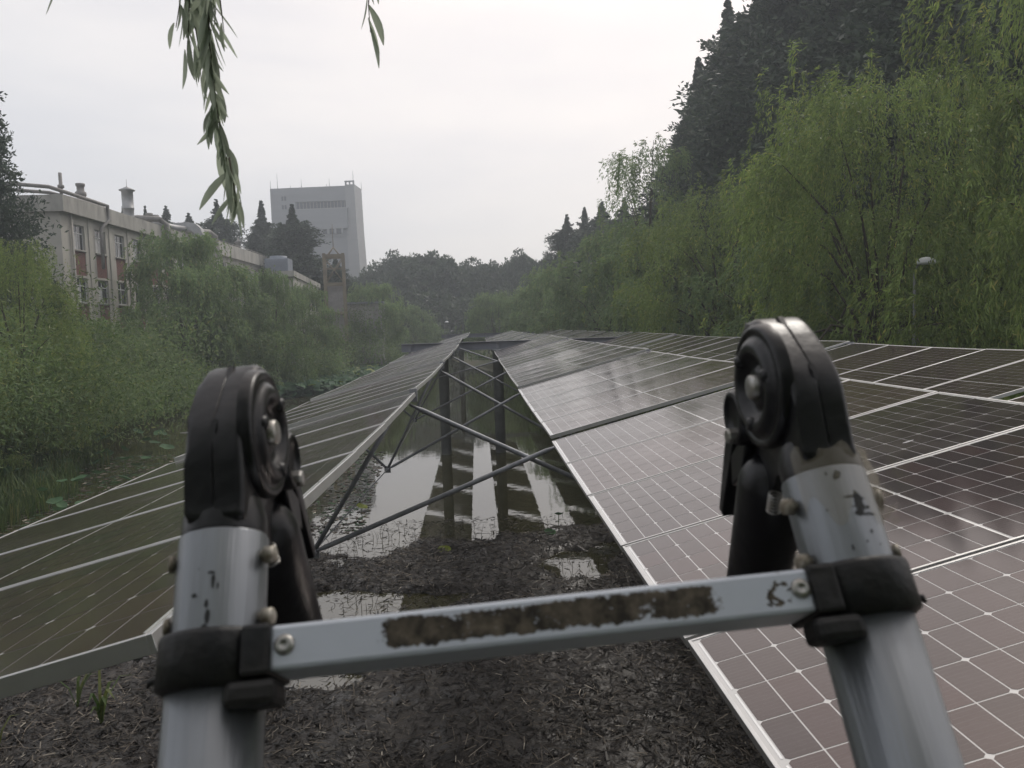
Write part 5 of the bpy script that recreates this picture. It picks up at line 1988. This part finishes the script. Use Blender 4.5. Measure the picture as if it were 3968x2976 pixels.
# ------------------------------------------------------------------ ladder
U = Vector((-.0549, .5188, .8531)).normalized()
Wv = Vector((.9983, .0139, .0558))
Wv = (Wv - U * Wv.dot(U)).normalized()
Nn = U.cross(Wv).normalized()                # away from the camera, downwards
RS = 0.4333
ladder = thing('telescopic_ladder', 'aluminium telescopic folding ladder with black plastic hinges, standing in front of the panels', 'ladder')
mm = Matrix.Identity(4)
orig = Vector((-.1785, .5174, CAM_H - .2151)) + Wv * (RS / 2)
for i in range(3):
    mm[i][0], mm[i][1], mm[i][2], mm[i][3] = Wv[i], Nn[i], U[i], orig[i]
ladder.matrix_world = mm
RR, TOP = 0.030, 0.083
LEN = (CAM_H - 0.215) / U.z - 0.05
for sgn in (-1, 1):
    xr = sgn * RS / 2
    inn = -sgn                               # direction of the inner side along x
    zoff = 0.0
    # rail: telescoped sections, each wider than the one above
    bm = bmesh.new()
    add_lathe(bm, [(TOP - 0.02, RR - 0.0035), (TOP, RR - 0.0035), (TOP, RR - 0.0006), (TOP - 0.0012, RR), (zoff - 0.012, RR)], (0, 0, 0), (0, 0, 1), 48)
    zz = zoff - 0.012
    rr = RR
    while zz > -LEN:
        rr2 = min(rr + 0.0012, 0.038)
        add_lathe(bm, [(zz, rr), (zz - 0.0005, rr2), (max(zz - 0.3, -LEN), rr2)], (0, 0, 0), (0, 0, 1), 48)
        zz -= 0.3
        rr = rr2
    rail = mesh_obj('rail', bm_mesh('rail', bm, M_RAIL), ladder, loc=(xr, 0, 0))
    bm = bmesh.new()
    add_lathe(bm, [(-LEN - 0.03, 0.0), (-LEN - 0.03, 0.043), (-LEN + 0.05, 0.041), (-LEN + 0.05, 0.0)], (0, 0, 0), (0, 0, 1), 20)
    mesh_obj('rubber_foot', bm_mesh('rubber_foot', bm, M_COLLAR), ladder, loc=(xr, 0, 0))
    # bolts through the tube below the hinge
    for zb in ((0.066, 0.024) if sgn < 0 else (0.062, 0.022)):
        for side, ln in ((inn, 0.010), (-inn, 0.005)):
            bm = bmesh.new()
            add_lathe(bm, [(-0.003, 0.0035), (ln * 0.25, 0.0035), (ln * 0.3, 0.0062), (ln * 0.9, 0.0058), (ln, 0.004), (ln, 0)], (0, 0, 0), (side, -0.25, 0), 12)
            mesh_obj('bolt', bm_mesh('bolt', bm, M_DULLBOLT), rail, loc=(side * (RR - 0.001), -0.008, zb))
    # collar
    for ci in range(6):
        zc = zoff - 0.0 - 0.3 * ci
        bm = bmesh.new()
        rc = RR + 0.0075 + 0.0012 * min(ci, 5)
        h = 0.0165
        add_lathe(bm, [(-h - 0.003, rc - 0.005), (-h, rc), (h - 0.004, rc), (h - 0.001, rc - 0.001), (h, rc - 0.0035), (h, RR + 0.0006), (-h - 0.003, RR + 0.0006 + 0.0012 * min(ci, 5)), (-h - 0.003, rc - 0.005)], (0, 0, 0), (0, 0, 1), 40)
        x0, x1 = sorted((inn * 0.024, inn * 0.0425))
        add_box(bm, (x0, -0.034, -h), (x1, 0.026, h - 0.001), bevel=0.003)
        c = mesh_obj('collar', bm_mesh('collar', bm, M_COLLAR), ladder, loc=(xr, 0, zc))
        bm = bmesh.new()
        x0, x1 = sorted((inn * 0.014, inn * 0.047))
        add_box(bm, (x0, -0.034, -0.034), (x1, -0.004, -h - 0.001), bevel=0.005)
        mesh_obj('release_tab', bm_mesh('release_tab', bm, M_COLLAR), c)
        # strap ends at the back of the collar
        bm = bmesh.new()
        add_tube(bm, [(-inn * (rc - 0.002), -0.004, -0.008), (-inn * (rc + 0.004), -0.004, -0.009), (-inn * (rc + 0.006), -0.003, -0.012)], [0.003, 0.0025, 0.0012], 8)
        mesh_obj('clip', bm_mesh('clip', bm, M_COLLAR), c)

    # hinge -----------------------------------------------------------
    hy, hz = 0.0075, 0.165
    hinge = bpy.data.objects.new('hinge', None)
    hinge.empty_display_size = 0.03
    link(hinge, ladder)
    hinge.location = (xr, hy, hz)
    hinge.rotation_euler = (0, 0, rad(-1.5) * inn)
    fy = -hy                                  # rail axis seen from the hinge centre
    base = TOP - hz
    poly = [(fy - 0.0270, base + 0.003), (fy - 0.0285, base + 0.016), (-0.0400, -0.050), (-0.0490, -0.014), (-0.0210, 0.0520), (0.0120, 0.0630),
            (0.040, 0.048), (0.055, 0.018), (0.056, -0.012), (0.044, -0.034), (0.024, -0.044), (fy + 0.020, base + 0.020), (fy + 0.026, base + 0.003)]
    for part, (xa, xb) in enumerate(((-0.0185, 0.0011), (0.0019, 0.0215)) if inn > 0 else ((-0.0215, -0.0019), (-0.0011, 0.0185))):
        bm = bmesh.new()
        add_prism(bm, chaikin(chaikin(poly)), xa, xb, bevel=0.0052 if part == 0 else 0.0011, seg=4, bevel2=0.0011 if part == 0 else 0.0052)
        mesh_obj('casing', bm_mesh('casing', bm, M_PLASTIC, True, 50), hinge)
    bm = bmesh.new()
    add_prism(bm, [(p[0] * 0.97, p[1] * 0.97) for p in poly], inn * 0.0015 - 0.002, inn * 0.0015 + 0.002)
    # plug that closes the tube
    add_lathe(bm, [(base - 0.03, RR - 0.004), (base + 0.001, RR - 0.004), (base + 0.001, RR - 0.001), (base + 0.012, RR - 0.0012), (base + 0.024, RR - 0.004), (base + 0.034, RR - 0.010), (base + 0.040, RR - 0.017), (base + 0.042, 0.0)], (0, fy, 0), (0, 0, 1), 36)
    mesh_obj('plug', bm_mesh('plug', bm, M_PLASTIC, True, 40), hinge)
    # round stepped cover on the inner face
    bm = bmesh.new()
    add_lathe(bm, [(0.018, 0.0495), (0.0255, 0.0490), (0.0275, 0.0475), (0.0282, 0.0450), (0.0272, 0.0425), (0.0262, 0.0410), (0.0300, 0.0375), (0.0325, 0.0340), (0.0330, 0.030), (0.0315, 0.0265),
                   (0.0270, 0.0225), (0.0245, 0.0190), (0.0255, 0.0165), (0.0275, 0.0145), (0.0280, 0.0115), (0.0280, 0.0)], (0, 0, 0), (inn, 0, 0), 56)
    # dimples pressed into the cover ring
    for q in range(3):
        aa = rad(70 + 120 * q)
        add_lathe(bm, [(0.030, 0.006), (0.0338, 0.0052), (0.0346, 0.003), (0.0348, 0.0)], (0, math.cos(aa) * 0.0300, math.sin(aa) * 0.0300), (inn, 0, 0), 12)
    mesh_obj('disc_cover', bm_mesh('disc_cover', bm, M_PLASTIC), hinge)
    bm = bmesh.new()
    add_lathe(bm, [(0.027, 0.0105), (0.0320, 0.0100), (0.0332, 0.0085), (0.0334, 0.0)], (0, 0, 0), (inn, 0, 0), 24)
    mesh_obj('rivet', bm_mesh('rivet', bm, M_ZINC), hinge)
    # rear arm and black stub of the rear leg
    d = Vector((0.03 * -inn, 0.855, -0.518)).normalized()
    dn = Vector((0, d.z, -d.y))               # perpendicular, towards the camera side
    if dn.y > 0:
        dn = -dn

    def Q(a, b):
        v = d * a + dn * b
        return (v.y, v.z)

    bm = bmesh.new()
    add_prism(bm, [Q(0.0, 0.040), Q(0.045, 0.036), Q(0.075, 0.027), Q(0.098, 0.026), Q(0.098, -0.026), Q(0.07, -0.030), Q(0.03, -0.045), Q(0.0, -0.045)], -0.013, 0.013, bevel=0.003, seg=2)
    mesh_obj('rear_arm', bm_mesh('rear_arm', bm, M_PLASTIC, True, 40), hinge)
    bm = bmesh.new()
    add_lathe(bm, [(0.070, 0.0), (0.072, 0.016), (0.080, 0.024), (0.093, 0.0295), (0.100, 0.031), (0.226, 0.031), (0.229, 0.029), (0.229, 0.0)], (0, 0, 0), d, 40)
    mesh_obj('rear_leg', bm_mesh('rear_leg', bm, M_PLASTIC), hinge)
    # lock lever on the rear side: small round head and a long tongue along the leg
    lc = d * 0.050 + dn * -0.031
    bm = bmesh.new()
    add_lathe(bm, [(0.010, 0.0245), (0.0275, 0.0240), (0.0305, 0.022), (0.0312, 0.0195), (0.0285, 0.0175), (0.0265, 0.0150), (0.0265, 0.0)], (0, lc.y, lc.z), (inn, 0, 0), 36)
    a_, b_ = (0.010, 0.024)
    nv = len(bm.verts)
    x0, x1 = sorted((inn * a_, inn * b_))
    tg = [lc + dn * -0.0235 + d * 0.0, lc + dn * -0.004 + d * 0.012, lc + dn * -0.012 + d * 0.06, lc + dn * -0.016 + d * 0.125, lc + dn * -0.027 + d * 0.125, lc + dn * -0.027 + d * 0.05]
    add_prism(bm, [(v.y, v.z) for v in tg], x0, x1, bevel=0.002)
    for v in bm.verts:
        v.co.x += -inn * 0.04 * max(0.0, v.co.y - lc.y)
    mesh_obj('lock_lever', bm_mesh('lock_lever', bm, M_PLASTIC, True, 40), hinge)
    bm = bmesh.new()
    bp_ = lc + d * 0.016 + dn * 0.004
    add_lathe(bm, [(0.024, 0.0075), (0.033, 0.0070), (0.0345, 0.0055), (0.0345, 0.0)], (0, bp_.y, bp_.z), (inn, 0, 0), 8, smooth=False)
    mesh_obj('lever_bolt', bm_mesh('lever_bolt', bm, M_ZINC), hinge)
    # grey inner plate that forms the V behind the lever
    bm = bmesh.new()
    pv = [lc + d * 0.0 + dn * 0.012, lc + d * 0.05 + dn * 0.016, lc + d * 0.075 + dn * 0.000, lc + d * 0.05 + dn * -0.012]
    x0, x1 = sorted((inn * 0.0132, inn * 0.0215))
    add_prism(bm, [(v.y, v.z) for v in pv], x0, x1, bevel=0.0015)
    mesh_obj('lock_plate', bm_mesh('lock_plate', bm, M_ZINC if False else M_PLASTIC), hinge)
    # return spring, visible at the top of the rear leg
    bm = bmesh.new()
    sp = []
    ax0 = d * 0.082 + dn * 0.033
    for k in range(73):
        a = k / 72 * 6 * 2 * math.pi
        cdir = Vector((1, 0, 0)) * math.cos(a) + d.cross(Vector((1, 0, 0))) * math.sin(a)
        sp.append(Vector((inn * 0.012, ax0.y, ax0.z)) + cdir * 0.0055 + d * (0.020 * k / 72))
    add_tube(bm, sp, 0.0009, 5)
    mesh_obj('spring', bm_mesh('spring', bm, M_ZINC), hinge)

# rungs (the top one is the one in view)
for ci in range(6):
    bm = bmesh.new()
    half = RS / 2 - 0.0415
    add_box(bm, (-half, -0.0275, -0.0140), (half, 0.022, 0.0140), bevel=0.0028)
    rung = mesh_obj('rung', bm_mesh('rung', bm, M_RUNG), ladder, loc=(0, -0.002, -0.3 * ci))
    for sgn in (-1, 1):
        bm = bmesh.new()
        add_lathe(bm, [(0.0, 0.0066), (0.0006, 0.0066), (0.0018, 0.0058), (0.0028, 0.0040), (0.0030, 0.0024), (0.0016, 0.0020), (0.0016, 0.0)], (0, 0, 0), (0, -1, 0), 20)
        mesh_obj('rivet', bm_mesh('rivet', bm, M_ZINC), rung, loc=(sgn * (half - (0.0095 if sgn < 0 else 0.0075)), -0.0275, 0.001))

# black smears and scratches on the rails, laid on the tube surface
def smear(rail, blobs, R_):
    """blobs: outlines in (angle from the front in mm along the girth, mm along the tube)"""
    bm = bmesh.new()
    for pl in blobs:
        vs_ = []
        for (s, z) in pl:
            a = s / 1000 / R_
            vs_.append(bm.verts.new((math.sin(a) * R_, -math.cos(a) * R_, z / 1000)))
        try:
            bm.faces.new(vs_)
        except ValueError:
            pass
    bmesh.ops.triangulate(bm, faces=bm.faces[:])
    mesh_obj('paint_mark', bm_mesh('paint_mark', bm, M_MARK), rail)


def blob(cx, cz, rx, rz, seed, n=14, rough=0.35):
    r_ = random.Random(seed)
    return [(cx + rx * math.cos(2 * math.pi * k / n) * (1 + r_.uniform(-rough, rough)), cz + rz * math.sin(2 * math.pi * k / n) * (1 + r_.uniform(-rough, rough))) for k in range(n)]


rails = [c for c in ladder.children if c.name.startswith('rail')]
lr, rr_ = rails[0], rails[1]
smear(lr, [blob(4, 46, 1.2, 5, 1), blob(2.5, 52, 2.2, 0.9, 2), blob(-8, 38, 1.8, 1.4, 3), blob(0.5, 32, 1.3, 2.6, 4), blob(1.5, 23, 1.6, 5, 5), blob(0.2, 17, 2.2, 1.7, 6), blob(7, 43, 0.7, 2.4, 7), blob(-6, 55, 0.5, 0.5, 8)], RR + 0.0004)
smear(rr_, [blob(-3, 75, 2.6, 3.4, 11), blob(-10, 77, 0.9, 1.4, 12), blob(7, 55, 2.6, 9, 13, 20, 0.45), blob(5.5, 47, 3.4, 2.0, 14, 16, 0.5), blob(12, 46, 5.5, 0.9, 15, 14, 0.6), blob(13, 51, 2, 1.2, 16), blob(2, 59, 4.5, 0.8, 17, 14, 0.5), blob(10, 34, 0.9, 1.4, 18),
           blob(-7, 24, 0.8, 2.2, 19), blob(4, 27, 0.7, 0.7, 20), blob(14, 25, 0.6, 0.6, 21), blob(-16, 52, 0.9, 0.6, 22), blob(5, 52, 4.5, 0.7, 23, 14, 0.6), blob(10, 57, 2.4, 0.8, 24, 12, .5)], RR + 0.0004)
# clear tape around the top of the right rail
bm = bmesh.new()
n = 28
prev = None
rnd = random.Random(5)
for k in range(n + 1):
    a = rad(-58 + k * 150 / n)
    lo = 0.050 + 0.012 * math.sin(k * 0.6) + rnd.uniform(-.002, .002)
    hi = TOP + 0.016 + 0.004 * math.sin(k * 0.5)
    row = []
    for j in range(5):
        t_ = j / 4
        z = lo + (hi - lo) * t_
        R_ = RR + 0.0009 + (0.0015 + 0.006 * max(0, math.sin(a)) ** 3) * (rnd.random() if k > 18 else 0.1) - 0.004 * max(0, t_ - 0.75)
        row.append(bm.verts.new((math.sin(a) * R_, -math.cos(a) * R_, z)))
    if prev:
        for j in range(4):
            bm.faces.new((prev[j], row[j], row[j + 1], prev[j + 1]))
    prev = row
mesh_obj('clear_tape', bm_mesh('clear_tape', bm, M_TAPE, True), rr_)
bm = bmesh.new()
for q in range(3):
    prev = None
    for k in range(9):
        t_ = k / 8
        row = []
        for j in range(3):
            row.append(bm.verts.new((RR + 0.001 + 0.012 * t_ + rnd.uniform(-.002, .002), -0.010 + 0.012 * j / 2 + rnd.uniform(-.002, .002), 0.066 - 0.006 * q - 0.012 * t_ * q * 0.5 + 0.004 * math.sin(k * 1.7 + q) + rnd.uniform(-.0015, .0015))))
        if prev:
            for j in range(2):
                bm.faces.new((prev[j], row[j], row[j + 1], prev[j + 1]))
        prev = row
mesh_obj('tape_flap', bm_mesh('tape_flap', bm, M_TAPE, True), rr_)
